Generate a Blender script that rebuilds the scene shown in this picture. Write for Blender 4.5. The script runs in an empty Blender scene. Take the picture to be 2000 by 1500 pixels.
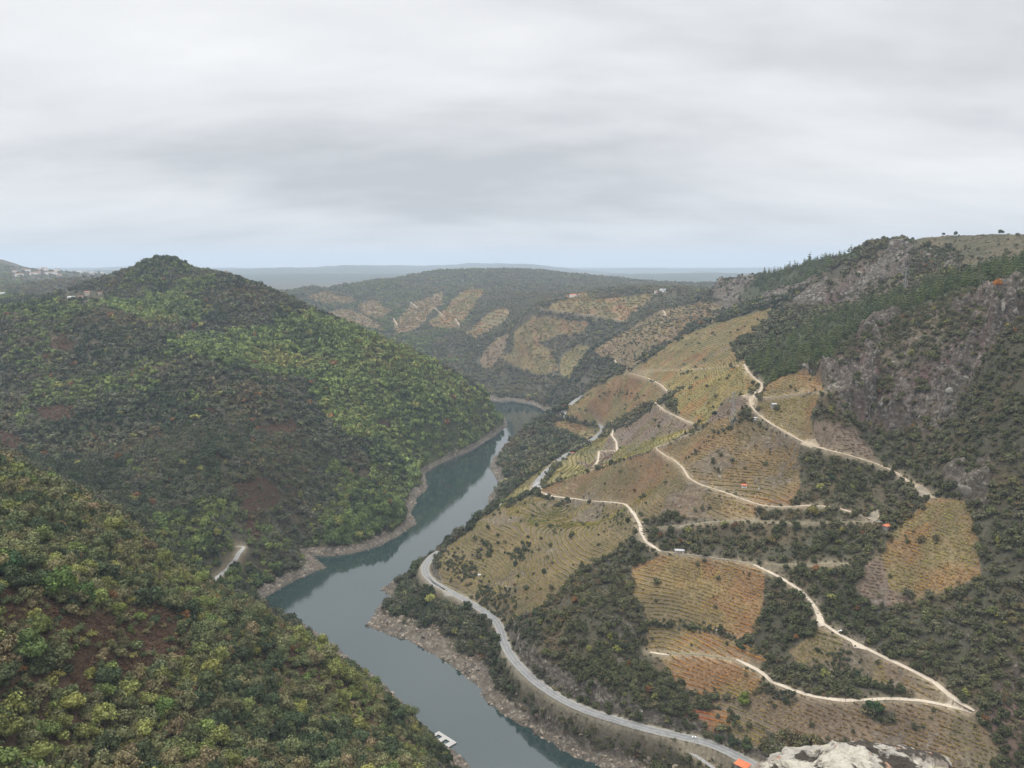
import bpy, math, random, time
import numpy as np
T0 = time.time()
# ------------------------------------------------------------------ camera
SC = bpy.context.scene
F = 1520.0; PITCH = math.radians(8.8); CAMZ = 400.0
cam_d = bpy.data.cameras.new('camera'); cam = bpy.data.objects.new('camera', cam_d)
SC.collection.objects.link(cam); SC.camera = cam
cam_d.sensor_width = 36.0; cam_d.lens = 36.0 * F / 2000.0
cam_d.clip_start = 0.3; cam_d.clip_end = 90000.0
cam.location = (0, 0, CAMZ); cam.rotation_euler = (math.pi / 2 - PITCH, 0, 0)
# ------------------------------------------------------------------ world: overcast
SUN_EL, SUN_AZ = math.radians(58), math.radians(-70)      # azimuth from +Y, positive to the right
W = bpy.data.worlds.new('World'); SC.world = W; W.use_nodes = True
ZENITH = 3.2
def build_world():
    nt = W.node_tree; nt.nodes.clear(); N = nt.nodes.new; L = nt.links.new
    out = N('ShaderNodeOutputWorld'); mix = N('ShaderNodeMixShader')
    sky = N('ShaderNodeTexSky'); sky.sky_type = 'NISHITA'; sky.sun_disc = False
    sky.sun_elevation = SUN_EL; sky.sun_rotation = SUN_AZ; sky.altitude = 600
    b1 = N('ShaderNodeBackground'); b1.inputs[1].default_value = 0.10; L(sky.outputs[0], b1.inputs[0])
    tc = N('ShaderNodeTexCoord'); sep = N('ShaderNodeSeparateXYZ'); L(tc.outputs['Generated'], sep.inputs[0])
    # project the view direction on a flat cloud deck
    def m(op, a, b=None, c=None):
        n = N('ShaderNodeMath'); n.operation = op
        for i, v in enumerate((a, b, c)):
            if v is None: continue
            if isinstance(v, (int, float)): n.inputs[i].default_value = v
            else: L(v, n.inputs[i])
        return n.outputs[0]
    zz = m('ADD', m('MAXIMUM', sep.outputs[2], 0.0), 0.26)
    cx = m('DIVIDE', sep.outputs[0], zz); cy = m('DIVIDE', sep.outputs[1], zz)
    cmb = N('ShaderNodeCombineXYZ'); L(cx, cmb.inputs[0]); L(cy, cmb.inputs[1])
    mp = N('ShaderNodeMapping'); L(cmb.outputs[0], mp.inputs[0])
    mp.inputs['Rotation'].default_value = (0, 0, math.radians(30)); mp.inputs['Scale'].default_value = (0.62, 1.25, 1); mp.inputs['Location'].default_value = (1.7, 4.1, 0)
    n1 = N('ShaderNodeTexNoise'); n1.inputs['Scale'].default_value = 0.8; n1.inputs['Detail'].default_value = 5; n1.inputs['Roughness'].default_value = 0.5
    n1.inputs['Distortion'].default_value = 0.5; L(mp.outputs[0], n1.inputs['Vector'])
    cr = N('ShaderNodeValToRGB'); n3 = N('ShaderNodeTexNoise'); n3.inputs['Scale'].default_value = 3.4; n3.inputs['Detail'].default_value = 4; L(mp.outputs[0], n3.inputs['Vector'])
    L(m('ADD', n1.outputs['Fac'], m('MULTIPLY', m('SUBTRACT', n3.outputs['Fac'], .5), .28)), cr.inputs[0])
    e = cr.color_ramp.elements
    e[0].position = 0.30; e[0].color = (0.61, 0.625, 0.65, 1); e[1].position = 0.68; e[1].color = (1.0, 1.0, 1.0, 1)
    x = e.new(0.49); x.color = (0.84, 0.845, 0.86, 1)
    # lower clouds near the horizon are bluer and darker
    hr = N('ShaderNodeValToRGB'); L(sep.outputs[2], hr.inputs[0]); h = hr.color_ramp.elements
    h[0].position = 0.0; h[0].color = (0.74, 0.765, 0.79, 1); h[1].position = 0.50; h[1].color = (1.12, 1.12, 1.11, 1)
    x = h.new(0.05); x.color = (0.88, 0.895, 0.91, 1); x = h.new(0.17); x.color = (0.97, 0.975, 0.98, 1)
    mm = N('ShaderNodeMix'); mm.data_type = 'RGBA'; mm.blend_type = 'MULTIPLY'; mm.inputs[0].default_value = 1
    L(cr.outputs[0], mm.inputs[6]); L(hr.outputs[0], mm.inputs[7])
    b2 = N('ShaderNodeBackground'); zr = N('ShaderNodeMapRange'); L(sep.outputs[2], zr.inputs[0])
    for i_, q_ in enumerate((.56, .98, 1.0, ZENITH)): zr.inputs[1 + i_].default_value = q_
    L(zr.outputs[0], b2.inputs[1]); L(mm.outputs[2], b2.inputs[0])
    mix.inputs[0].default_value = 0.96; L(b1.outputs[0], mix.inputs[1]); L(b2.outputs[0], mix.inputs[2]); L(mix.outputs[0], out.inputs[0])
build_world()
sun_d = bpy.data.lights.new('sun', 'SUN'); sun = bpy.data.objects.new('sun', sun_d); SC.collection.objects.link(sun)
sun_d.energy = 1.5; sun_d.angle = math.radians(12); sun_d.color = (1.0, 0.97, 0.92)
# lamp shines along -Z of the object
sd = (math.sin(SUN_AZ) * math.cos(SUN_EL), math.cos(SUN_AZ) * math.cos(SUN_EL), math.sin(SUN_EL))
from mathutils import Vector, Matrix
sun.rotation_euler = Vector(sd).to_track_quat('Z', 'Y').to_euler(); sun.location = (0, 0, 2000)
SC.view_settings.view_transform = 'Standard'; SC.view_settings.look = 'None'
SC.view_settings.exposure = 0.0; SC.view_settings.gamma = 1.0
SC.cycles.use_denoising = True
SC.cycles.max_bounces = 5; SC.cycles.diffuse_bounces = 2; SC.cycles.glossy_bounces = 3
SC.cycles.volume_bounces = 2; SC.cycles.transparent_max_bounces = 4

# ------------------------------------------------------------------ helpers: pixels (2000x1500) to rays
SP, CP = math.sin(PITCH), math.cos(PITCH)
def ray(u, v):
    a = (np.asarray(u, float) - 1000) / F; b = (750 - np.asarray(v, float)) / F
    return a, CP + b * SP, -SP + b * CP
def Pz(u, v, z):
    a, y, d = ray(u, v); t = (z - CAMZ) / d
    return (float(a * t), float(y * t), float(z))
def Pt(u, v, t):
    a, y, d = ray(u, v)
    return (float(a * t), float(y * t), float(CAMZ + d * t))
def project(x, y, z):
    dz = z - CAMZ
    depth = y * CP - dz * SP
    up = y * SP + dz * CP
    depth = np.maximum(depth, 1e-3)
    return 1000 + F * x / depth, 750 - F * up / depth, depth
rng = np.random.default_rng(7); random.seed(7)

# ------------------------------------------------------------------ noise
def _hash(ix, iy, s):
    h = (ix.astype(np.int64) * 374761393 + iy.astype(np.int64) * 668265263 + s * 1442695041) & 0xffffffff
    h = ((h ^ (h >> 13)) * 1274126177) & 0xffffffff
    return ((h ^ (h >> 16)) & 0xffff) / 65535.0
def vnoise(x, y, s=0):
    ix = np.floor(x); iy = np.floor(y); fx = x - ix; fy = y - iy
    fx = fx * fx * fx * (fx * (fx * 6 - 15) + 10); fy = fy * fy * fy * (fy * (fy * 6 - 15) + 10)
    a = _hash(ix, iy, s); b = _hash(ix + 1, iy, s); c = _hash(ix, iy + 1, s); d = _hash(ix + 1, iy + 1, s)
    return (a + (b - a) * fx + (c - a) * fy + (a - b - c + d) * fx * fy) * 2 - 1
def fbm(x, y, wl, octv, s=0, gain=0.5, ridged=False):
    r = 0; amp = 1.0; tot = 0
    c, sn = math.cos(0.6), math.sin(0.6)
    x = x / wl; y = y / wl
    for k in range(octv):
        n = vnoise(x, y, s + k * 17)
        if ridged: n = 1 - 2 * np.abs(n)
        r = r + n * amp; tot += amp; amp *= gain
        x, y = (x * c - y * sn) * 2.03 + 11.3, (x * sn + y * c) * 2.03 + 5.7
    return r / tot
def sstep(a, b, x):
    t = np.clip((x - a) / (b - a), 0, 1); return t * t * (3 - 2 * t)

# ------------------------------------------------------------------ the river outline (world metres, water level 0)
def zpts(l): return [Pz(u, v, 0)[:2] for u, v in l]
RIGHT_BANK = [(720, -60), (520, 150), (340, 330), (185, 470)] + zpts([(1180,1500),(1130,1480),(1060,1440),(1000,1405),(950,1370),(935,1340),
    (900,1310),(850,1280),(800,1250),(760,1240),(718,1222),(735,1190),(765,1165),(745,1150),(780,1130)]) + [(-118, 1010), (-76, 1090), (-42, 1160)] + \
    zpts([(948,1000),(957,990),(955,970),(972,950),(967,930),(958,915),(962,895),(975,885),(985,870),(1010,850),(1050,825),(1076,808),
    (1040,790),(1000,782),(978,784)])
LEFT_BANK = [(560, -150), (360, 60), (200, 240), (60, 420), (-10, 520)] + zpts([(905,1482)]) + [(-72, 618), (-120, 690), (-190, 775), (-255, 845)] + zpts([(500,1185),
    (512,1170),(560,1140),(600,1122),(640,1108),(618,1096),(598,1084),(640,1086),(690,1080),(740,1066),(780,1045),(812,1022),(804,1000),(815,970),(837,952),
    (828,925),(860,905),(920,880),(960,855),(992,832),(986,815)]) 
tipx, tipy = LEFT_BANK[-1]
RIVER = np.array(RIGHT_BANK + [(-140, 2330), (-420, 2500), (-900, 2800), (-900, 2650), (-430, 2330), (-150, 2120), (-60, 2000)] + LEFT_BANK[::-1])
def poly_sd(x, y, poly):
    """signed distance, positive outside"""
    n = len(poly); d2 = np.full(x.shape, 1e18); ins = np.zeros(x.shape, bool)
    for i in range(n):
        ax, ay = poly[i]; bx, by = poly[(i + 1) % n]
        ex, ey = bx - ax, by - ay; wx, wy = x - ax, y - ay
        t = np.clip((wx * ex + wy * ey) / max(ex * ex + ey * ey, 1e-9), 0, 1)
        d2 = np.minimum(d2, (wx - t * ex) ** 2 + (wy - t * ey) ** 2)
        c = (ay > y) != (by > y)
        if ey != 0: ins ^= c & (x < ex * (y - ay) / ey + ax)
    d = np.sqrt(d2); return np.where(ins, -d, d)
def pip(u, v, poly):
    ins = np.zeros(u.shape, bool); n = len(poly)
    for i in range(n):
        ax, ay = poly[i]; bx, by = poly[(i + 1) % n]
        if ay == by: continue
        ins ^= ((ay > v) != (by > v)) & (u < (bx - ax) * (v - ay) / (by - ay) + ax)
    return ins

# ------------------------------------------------------------------ terrain control points
CTL = []
def cz(*l):
    for u, v, z in l: CTL.append(Pz(u, v, z))
def ct(*l):
    for u, v, t in l: CTL.append(Pt(u, v, t))
def cw(*l):
    CTL.extend(l)
def behind(l, ddist, dz):
    """points behind a crest so that it stays a crest"""
    for p in l:
        r = math.hypot(p[0], p[1]); k = (r + ddist) / r
        CTL.append((p[0] * k, p[1] * k, p[2] - dz))
ROAD_PX = [(1560,1545,31),(1470,1492,30),(1400,1456,30),(1350,1442,30),(1300,1432,30),(1240,1417,30),(1200,1405,30),(1150,1390,30),(1100,1368,30),(1060,1342,30),(1030,1318,30),
    (1000,1285,30),(984,1255,30),(976,1222,30),(960,1203,30),(930,1184,30),(880,1155,30),(848,1140,30),(831,1122,30),(829,1107,30),(838,1092,30),(855,1078,30),(880,1064,30)]
road_w = [Pz(*p) for p in ROAD_PX]
road_w += [(-48, 1075, 33), (-14, 1150, 38)] + [Pz(*p) for p in [(1042,962,42),(1046,945,43),(1064,922,44),(1092,898,45),(1110,886,46)]] + [(145, 1500, 48), (185, 1590, 49)] + \
    [Pz(*p) for p in [(1180,836,50),(1165,826,50),(1130,819,50),(1097,816,50)]] + [Pz(1105,800,51), (150, 1930, 53), (190, 2040, 55)]
CTL += road_w[:-2]
# right near slope
def plane(u, v, s=0.55, off=0):
    a, y, d = ray(u, v); g = (a + y) / 1.4142; t = (CAMZ - 30 + s * (500 + off)) / (s * g - d)
    return (a * t, y * t, CAMZ + d * t)
for u, v in [(1280,1275),(1440,1290),(1350,1200),(1290,1078),(1470,1100),(1500,1335),(1600,1365),(1800,1365),(1900,1390),(1600,1215),(1700,1275),(1830,1330),(1350,1085),
             (1250,1030),(1600,1100),(1730,1028),(1800,1150),(1820,970),(1700,900),(1580,865),(1500,980),(1410,955),(1350,940),(1480,820),(1550,1440),(1700,1480),(1990,1460),(1700,820),(1850,820)]:
    CTL.append(plane(u, v))
for u, v, s, off in [(1950,1200,.62,0),(1995,1050,.66,0),(1990,900,.70,0),(1900,1000,.62,0),(1990,1300,.6,0),(2100,900,.7,0),(2100,1200,.62,0),(1900,700,.66,0),(1800,720,.60,0),
                     (1990,700,.72,0),(1940,565,.64,0),(1700,760,.56,0),(1990,600,.66,0),(2120,700,.7,0),(2080,560,.66,0)]:
    CTL.append(plane(u, v, s, off))
cz((1120,1300,44),(1180,1200,80),(1100,1250,58),(1000,1150,62),(950,1100,54),(1050,1050,84),(1150,1020,98),(1200,1080,100),(1000,1190,48))
cz((1060,1372,22),(1200,1428,22),(1000,1340,18),(1100,1440,11),(1250,1465,17),(900,1205,21),(850,1185,18),(800,1170,15),(940,1270,16),(860,1230,12),(770,1200,9),(1350,1480,20),(1420,1500,20))
# bank crest of the vineyard spur, then its far side
S1 = [Pt(905,1038,1000), Pt(950,1002,1055), Pt(1000,978,1120), Pz(1040,965,50), Pz(1100,942,84), Pz(1155,920,110), Pz(1220,897,142), Pz(1280,879,165), Pz(1360,836,195), Pz(1430,785,232)]
CTL += S1; behind(S1[5:], 110, 32); behind(S1[:3], 45, 22)
cz((1220,985,98),(1350,885,180),(1420,850,200),(1440,720,245),(1330,900,166),(1130,975,76))
cz((1205,880,84),(1160,905,72),(1120,892,55),(1185,850,58),(1200,840,90),(1310,800,168),(1365,830,186),(1280,787,152),(1250,840,125))
cz((985,950,13),(1010,930,24),(1080,915,43),(985,905,18),(1040,870,40),(1120,840,54),(1000,960,30))
S2 = [Pz(1030,838,30), Pz(1110,795,80), Pz(1160,765,115), Pz(1225,730,160), Pz(1330,662,232), Pz(1400,628,268), Pz(1500,600,298)]
CTL += S2; behind(S2[1:6], 130, 40)
cz((1150,800,84),(1230,790,118),(1310,768,168),(1300,730,185),(1400,700,230),(1380,760,210),(1460,716,242),(1470,775,228),(1530,730,262),(1610,762,264),(1500,680,268))
S3 = [Pz(1100,752,68), Pz(1150,692,148), Pz(1200,662,188), Pz(1290,602,266), Pz(1380,586,300)]
CTL += S3; behind(S3[:3], 120, 45)
cz((1260,660,212),(1320,640,238),(1200,700,150),(1420,612,276))
cz((1100,580,285),(1060,600,255),(1290,572,300),(1030,680,130),(1000,750,24),(1150,640,190),(1210,632,208),(1150,720,90),(1060,730,60),(1000,640,190),(1350,572,300),(1050,640,190))
# rocky mountain
ct((1560,690,1180),(1600,650,1250),(1700,620,1150),(1800,560,1150),(1650,590,1400),(1520,580,1750),(1470,600,1850),(1900,530,1150),(1750,540,1300))
TOP = [Pt(1405,548,2150), Pt(1430,543,2150), Pt(1480,543,2050), Pt(1560,520,1950), Pt(1640,502,1850), Pt(1690,488,1500), Pt(1760,477,1450), Pt(1850,469,1400), Pt(1930,465,1350), Pt(2010,463,1300), Pt(2150,450,1250)]
CTL += TOP; behind(TOP[:5], 250, 90); behind(TOP[5:], 300, 60); behind(TOP, 1200, 140)
ct((1420,580,2050),(1500,560,1950),(1600,545,1750),(1700,520,1400),(1850,500,1300),(1960,500,1200))
# middle-left hill
ML = [Pt(986,806,1880), Pt(950,785,1830), Pt(900,751,1790), Pt(850,722,1750), Pt(800,693,1730), Pt(700,652,1680), Pt(640,624,1700), Pt(580,592,1750), Pt(520,566,1800), Pt(450,541,1850), Pt(400,532,1900), Pt(350,520,1930), Pt(330,510,1950), Pt(310,507,1960), Pt(285,512,1980), Pt(250,527,2000), Pt(200,546,2100)]
CTL += ML; behind(ML[1:14], 160, 55); behind(ML[2:14], 420, 150)
ct((780,985,1180),(700,950,1240),(700,850,1370),(850,850,1560),(800,780,1600),(900,830,1680),(880,880,1560),(600,700,1560),(700,750,1530),(500,650,1620),(600,980,1140),(650,1040,1090))
ct((130,590,1640),(230,622,1560),(300,655,1490),(400,690,1400),(450,712,1370),(540,765,1310),(580,830,1260),(600,900,1200),(20,610,1700),(-150,600,1750))
ct((380,655,1640),(460,668,1600),(300,600,1850),(350,560,1900),(200,585,1900),(520,720,1480),(620,820,1380))
ct((300,850,1160),(500,900,1100),(100,800,1260),(450,1000,1010),(300,950,1030),(100,900,1110),(0,850,1220),(-100,820,1300),(270,1025,930),(180,990,960),(500,1030,1020),(560,1060,1005),(590,1078,985),(0,700,1430),(200,720,1370),(350,800,1230))
# little knoll with the road cut, creek mouth
ct((350,1018,890),(300,1035,880),(420,1030,905),(460,1045,900),(540,1065,935),(600,1090,965),(445,1100,870),(560,1110,925),(500,1110,905),(440,1145,850),(400,1100,860),(480,1150,890))
ct((100,955,760),(190,1035,760),(150,975,800),(250,1000,840))
# near-left hill
FLS = [Pt(-150,860,600), Pt(0,918,600), Pt(60,950,600), Pt(130,970,600), Pt(200,1010,600), Pt(290,1075,600), Pt(400,1148,605), Pt(470,1183,605), Pt(530,1210,605), Pt(600,1258,600), Pt(700,1324,602), Pt(800,1402,606), Pt(860,1450,606)]
CTL += FLS; behind(FLS[:4], 100, 40); behind(FLS[4:9], 120, 75); behind(FLS[9:12], 40, 36)
ct((0,1500,330),(110,1170,420),(300,1450,400),(500,1400,465),(600,1480,470),(750,1480,535),(300,1250,475),(500,1270,535),(650,1400,545),(0,1200,380),(0,1050,480),(200,1100,505),(850,1495,595),(-150,1300,330),(-150,1100,420),(200,1350,400),(400,1200,560))
cw((0, 0, 397), (0, 3, 396), (6, 5, 390), (-60, 30, 370), (60, 20, 380), (0, 60, 330), (0, 150, 260), (-80, 200, 250), (0, 300, 150), (-60, 420, 95), (60, 330, 90), (150, 200, 130), (-200, 150, 285), (-350, 200, 310), (300, 30, 200), (0, -200, 440), (-600, 300, 320), (-800, 600, 330), (500, -200, 250), (-400, -200, 450),(-1500,900,350),(-1300,1400,340))
cw((-700,560,300),(-620,800,250))
# plateau, far ridge
ct((0,560,3600),(100,555,3200),(100,538,4500),(0,535,4600),(190,548,3000),(200,535,5200),(-150,560,3600),(60,580,2300),(0,640,1800),(150,583,2150),(0,590,2150))
LH = [Pt(-100,500,5600), Pt(0,506,5600), Pt(40,520,5600), Pt(75,531,5600)]
CTL += LH; behind(LH, 900, 60)
FR = [Pt(582,582,3900), Pt(610,566,4200), Pt(660,554,4500), Pt(740,551,4700), Pt(790,544,4900), Pt(850,532,5200), Pt(920,530,5300), Pt(1000,528,5400), Pt(1060,531,5400), Pt(1150,545,5300), Pt(1200,540,6200), Pt(1260,549,6000), Pt(1350,560,5600), Pt(1400,562,5600)]
CTL += FR; behind(FR, 700, 80); behind(FR, 2500, 200)
ct((620,600,3700),(700,625,3400),(750,650,3150),(700,590,3900),(850,610,3400),(900,690,2800),(820,665,2950),(1000,590,3400),(950,560,4300),(1100,562,4000),(1150,560,4300),(950,750,2480),(900,720,2620),(870,560,4600),(780,590,3800),(980,700,2600),(960,650,2900),(1250,562,3800),(1350,566,3300))
# low ground out to the horizon
for i in range(-6, 7):
    an = math.radians(i * 12)
    for R, z in ((9500, 230), (14000, 250), (24000, 250), (31000, 250)):
        cw((R * math.sin(an), R * math.cos(an), z))
cw((-1500, 2900, 60), (-2500, 3500, 200), (-900, 2300, 160), (-1200, 3600, 240), (-3000, 1500, 350), (3000, 1500, 480), (2500, 3000, 400), (900, 300, 300), (1300, 600, 420), (1500, -300, 450))
# shore points
for i, (x, y) in enumerate(RIVER):
    if y > 300 and y < 2900 and x > -1000: CTL.append((x, y, 0.0))
C = np.array(CTL); 
# drop control points that nearly coincide
keep = []
for i in range(len(C)):
    r = math.hypot(C[i, 0], C[i, 1]); 
    if all(math.hypot(C[i, 0] - C[j, 0], C[i, 1] - C[j, 1]) > max(4, 0.008 * r) for j in keep): keep.append(i)
C = C[keep]
def kern(d2): return np.sqrt(d2 + 900.0)
A = kern(((C[:, None, :2] - C[None, :, :2]) ** 2).sum(-1))
n = len(C); scl = 1000.0
Pm = np.c_[np.ones(n), C[:, 0] / scl, C[:, 1] / scl]
M = np.zeros((n + 3, n + 3)); M[:n, :n] = A - np.eye(n) * 2.0; M[:n, n:] = Pm; M[n:, :n] = Pm.T
sol = np.linalg.solve(M, np.r_[C[:, 2], 0, 0, 0]); wgt, pol = sol[:n], sol[n:]
def base(x, y):
    sh = np.shape(x); x = np.ravel(x).astype(float); y = np.ravel(y).astype(float); out = np.empty(len(x))
    for s in range(0, len(x), 60000):
        xs, ys = x[s:s + 60000], y[s:s + 60000]
        d2 = (xs[:, None] - C[None, :, 0]) ** 2 + (ys[:, None] - C[None, :, 1]) ** 2
        out[s:s + 60000] = kern(d2) @ wgt + pol[0] + pol[1] * xs / scl + pol[2] * ys / scl
    return out.reshape(sh)

# ------------------------------------------------------------------ polar terrain grid, finer where it is near
QUICK = globals().get('QUICK', False)
th = np.radians(np.r_[np.arange(-110, -41, 1.0), np.arange(-41, 41, 0.078), np.arange(41, 111, 1.0)])
NR = 1500
rr = 6.0 * np.exp(np.linspace(0, math.log(26000 / 6.0), NR))
# spend fewer rings where nothing is seen (below 180 m) and far out
rr = np.r_[np.geomspace(2.5, 180, 90), np.geomspace(181, 1500, 760)[0:], np.geomspace(1504, 6000, 480), np.geomspace(6050, 30000, 150)]
NR, NT = len(rr), len(th)
# coarse evaluation then bilinear interpolation
def coarse(n, k): 
    i = np.arange(0, n, k); 
    return i if i[-1] == n - 1 else np.r_[i, n - 1]
ri, ti = coarse(NR, 4), coarse(NT, 5)
Rc, Tc = np.meshgrid(rr[ri], th[ti], indexing='ij')
Zc = base(Rc * np.sin(Tc), Rc * np.cos(Tc))
tmp = np.empty((NR, len(ti)))
for j in range(len(ti)): tmp[:, j] = np.interp(np.arange(NR), ri, Zc[:, j])
ZB = np.empty((NR, NT))
for i in range(NR): ZB[i] = np.interp(np.arange(NT), ti, tmp[i])
RR, TT = np.meshgrid(rr, th, indexing='ij'); X = RR * np.sin(TT); Y = RR * np.cos(TT)
print('base', time.time() - T0, 'controls', n)
SD = np.full(X.shape, 900.0)
nearm = (Y > -200) & (Y < 3000) & (X > -1100) & (X < 900)
SD[nearm] = poly_sd(X[nearm], Y[nearm], RIVER)
# ------------------------------------------------------------------ height lookup on the polar grid
def lookup(Zg, x, y):
    x = np.asarray(x, float); y = np.asarray(y, float)
    r = np.hypot(x, y); a = np.arctan2(x, y)
    i = np.clip(np.searchsorted(rr, r) - 1, 0, NR - 2); j = np.clip(np.searchsorted(th, a) - 1, 0, NT - 2)
    fr = np.clip((r - rr[i]) / (rr[i + 1] - rr[i]), 0, 1); fa = np.clip((a - th[j]) / (th[j + 1] - th[j]), 0, 1)
    return (Zg[i, j] * (1 - fr) + Zg[i + 1, j] * fr) * (1 - fa) + (Zg[i, j + 1] * (1 - fr) + Zg[i + 1, j + 1] * fr) * fa
def cast(Zg, u, v, t0=60.0):
    """first point of the ground along the ray through a pixel (the ray is a real line of sight; the hit is a world point)"""
    a, y, d = ray(u, v); t = np.geomspace(t0, 12000, 4000)
    h = lookup(Zg, a * t, y * t) - (CAMZ + d * t)
    k = np.argmax(h > 0)
    if h[k] <= 0: return None
    f = h[k - 1] / (h[k - 1] - h[k]); t_ = t[k - 1] + f * (t[k] - t[k - 1])
    return (float(a * t_), float(y * t_), float(CAMZ + d * t_))
SHR = np.where(SD < 45, sstep(-2, 45, SD), 1.0)
Z0 = np.where(SD < 0, np.maximum(SD * 0.6, -14), np.minimum(ZB * SHR + np.minimum(SD, 45) * 0.36 * (1 - SHR), np.maximum(ZB, 1) + 60))
Z0 = np.where((SD > 0), np.maximum(Z0, np.minimum(SD * 0.5, 8)), Z0)
def dens(pts, step=3.0, smooth=2):
    p = np.array(pts, float)
    for _ in range(smooth):                                   # Chaikin corner cutting
        q = [p[0]]
        for a, b in zip(p[:-1], p[1:]): q += [a * .75 + b * .25, a * .25 + b * .75]
        q.append(p[-1]); p = np.array(q)
    s = np.r_[0, np.cumsum(np.hypot(*np.diff(p[:, :2], axis=0).T))]
    n = max(2, int(s[-1] / step)); t = np.linspace(0, s[-1], n)
    return np.stack([np.interp(t, s, p[:, k]) for k in range(3)], 1)
TRACKS = [  # name, label, width, pixels on the photograph, kind of surface
 ('dirt_track', 4.6, 'pale', [(1062,964),(1085,970),(1130,976),(1180,979),(1220,984),(1238,1000),(1251,1024),(1252,1040),(1262,1060),(1290,1078)]),
 ('dirt_track', 3.2, 'dull', [(1290,1078),(1330,1080),(1400,1090),(1455,1097),(1470,1100)]),
 ('dirt_track', 4.8, 'pale', [(1470,1100),(1486,1108),(1530,1130),(1565,1152),(1590,1180),(1600,1202),(1604,1220),(1640,1240),(1690,1265),(1740,1290),(1790,1312),(1825,1328),(1850,1355),(1875,1375),(1903,1391)]),
 ('dirt_track', 4.8, 'pale', [(1901,1390),(1860,1380),(1800,1366),(1740,1362),(1650,1370),(1590,1362),(1540,1345),(1507,1335),(1495,1319),(1480,1305),(1438,1287)]),
 ('dirt_track', 4.6, 'pale', [(1269,1273),(1288,1278),(1307,1279)]),
 ('dirt_track', 2.5, 'grass', [(1307,1279),(1360,1276),(1438,1287)]),
 ('dirt_track', 3.6, 'tan', [(1372,834),(1340,851),(1300,868),(1279,880),(1310,895),(1335,912),(1345,935),(1370,948),(1410,958),(1450,975),(1490,989),(1530,992),(1580,985),(1630,988),(1670,1001),(1702,1016)]),
 ('dirt_track', 3.0, 'grass', [(1290,1032),(1340,1024),(1400,1018),(1480,1016),(1560,1020),(1640,1020),(1700,1017)]),
 ('dirt_track', 2.6, 'grass', [(1500,1104),(1560,1102),(1640,1100),(1680,1098)]),
 ('dirt_track', 4.6, 'tan', [(1454,711),(1464,730),(1490,753),(1482,765),(1467,776),(1466,790),(1480,810),(1500,825),(1540,845),(1565,864),(1600,873),(1650,885),(1700,900),(1745,920),(1780,945),(1800,960),(1824,972)]),
 ('dirt_track', 3.0, 'tan', [(1476,780),(1530,772),(1570,765),(1612,763)]),
 ('dirt_track', 3.4, 'tan', [(1467,776),(1420,766),(1380,760),(1350,758)]),
 ('dirt_track', 3.8, 'tan', [(1225,727),(1265,738),(1290,750),(1308,768)]),
 ('dirt_track', 2.8, 'tan', [(1226,726),(1300,723),(1400,717),(1452,712)]),
 ('dirt_track', 3.8, 'tan', [(1279,786),(1300,803),(1330,817),(1365,832)]),
 ('dirt_track', 3.6, 'pale', [(1198,838),(1195,850),(1204,862),(1205,880),(1190,881)]),
 ('dirt_track', 3.2, 'pale', [(1190,881),(1170,880),(1168,900),(1156,917)]),
 ('dirt_track', 3.6, 'pale', [(1156,917),(1152,906),(1118,893)]),
 ('dirt_track', 4.5, 'pale', [(1153,686),(1163,694),(1175,697)]),
 ('dirt_track', 4.0, 'pale', [(1200,700),(1205,711)]),
 ('dirt_track', 3.6, 'tan', [(1193,662),(1210,668),(1240,675),(1290,680)]),
 ('dirt_track', 4.4, 'tan', [(1056,601),(1090,607),(1160,614),(1225,628)]),
 ('dirt_track', 4.0, 'pale', [(1418,603),(1425,613)]),
 ('dirt_track', 3.6, 'tan', [(1296,605),(1300,616)]),
 ('dirt_track', 4.5, 'tan', [(290,624),(320,632)]),
 ('dirt_track', 5.5, 'tan', [(378,645),(395,657),(430,664),(468,668)]),
 ('dirt_track', 4.2, 'tan', [(800,588),(818,601)]),
 ('dirt_track', 4.2, 'tan', [(850,600),(868,618)]),
 ('dirt_track', 4.2, 'tan', [(888,620),(898,635)]),
 ('dirt_track', 4.2, 'tan', [(768,620),(776,635)]),
 ('dirt_track', 4.0, 'grey', [(1302,1434),(1330,1455),(1370,1485),(1410,1515)]),
 ('asphalt_road', 5.5, 'grey', [(90,963),(100,962),(107,955),(97,948),(86,948)]),
 ('asphalt_road', 4.5, 'grey', [(184,1030),(207,1046)]),
 ('asphalt_road', 6.2, 'grey', [(408,1146),(416,1136),(440,1112),(463,1090),(477,1073),(471,1064),(462,1062)]),
]
main_road = dens(road_w, 3.0)
tracks_w = []
for nm, w, kd, px in TRACKS:
    pts = []
    for (u0, v0), (u1, v1) in zip(px[:-1], px[1:]):
        for k in range(3):
            q = cast(Z0, u0 + (u1 - u0) * k / 3, v0 + (v1 - v0) * k / 3)
            if q: pts.append(q)
    q = cast(Z0, *px[-1]); pts.append(q)
    # drop jumps in depth (a ray that slipped past a crest)
    good = [pts[0]]
    for p in pts[1:]:
        if math.dist(p[:2], good[-1][:2]) < 140: good.append(p)
    p = dens(good, 3.0, 1)
    k = 9; zz = np.convolve(np.pad(p[:, 2], k, 'edge'), np.ones(2 * k + 1) / (2 * k + 1), 'valid'); p[:, 2] = zz
    tracks_w.append(p)

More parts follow.
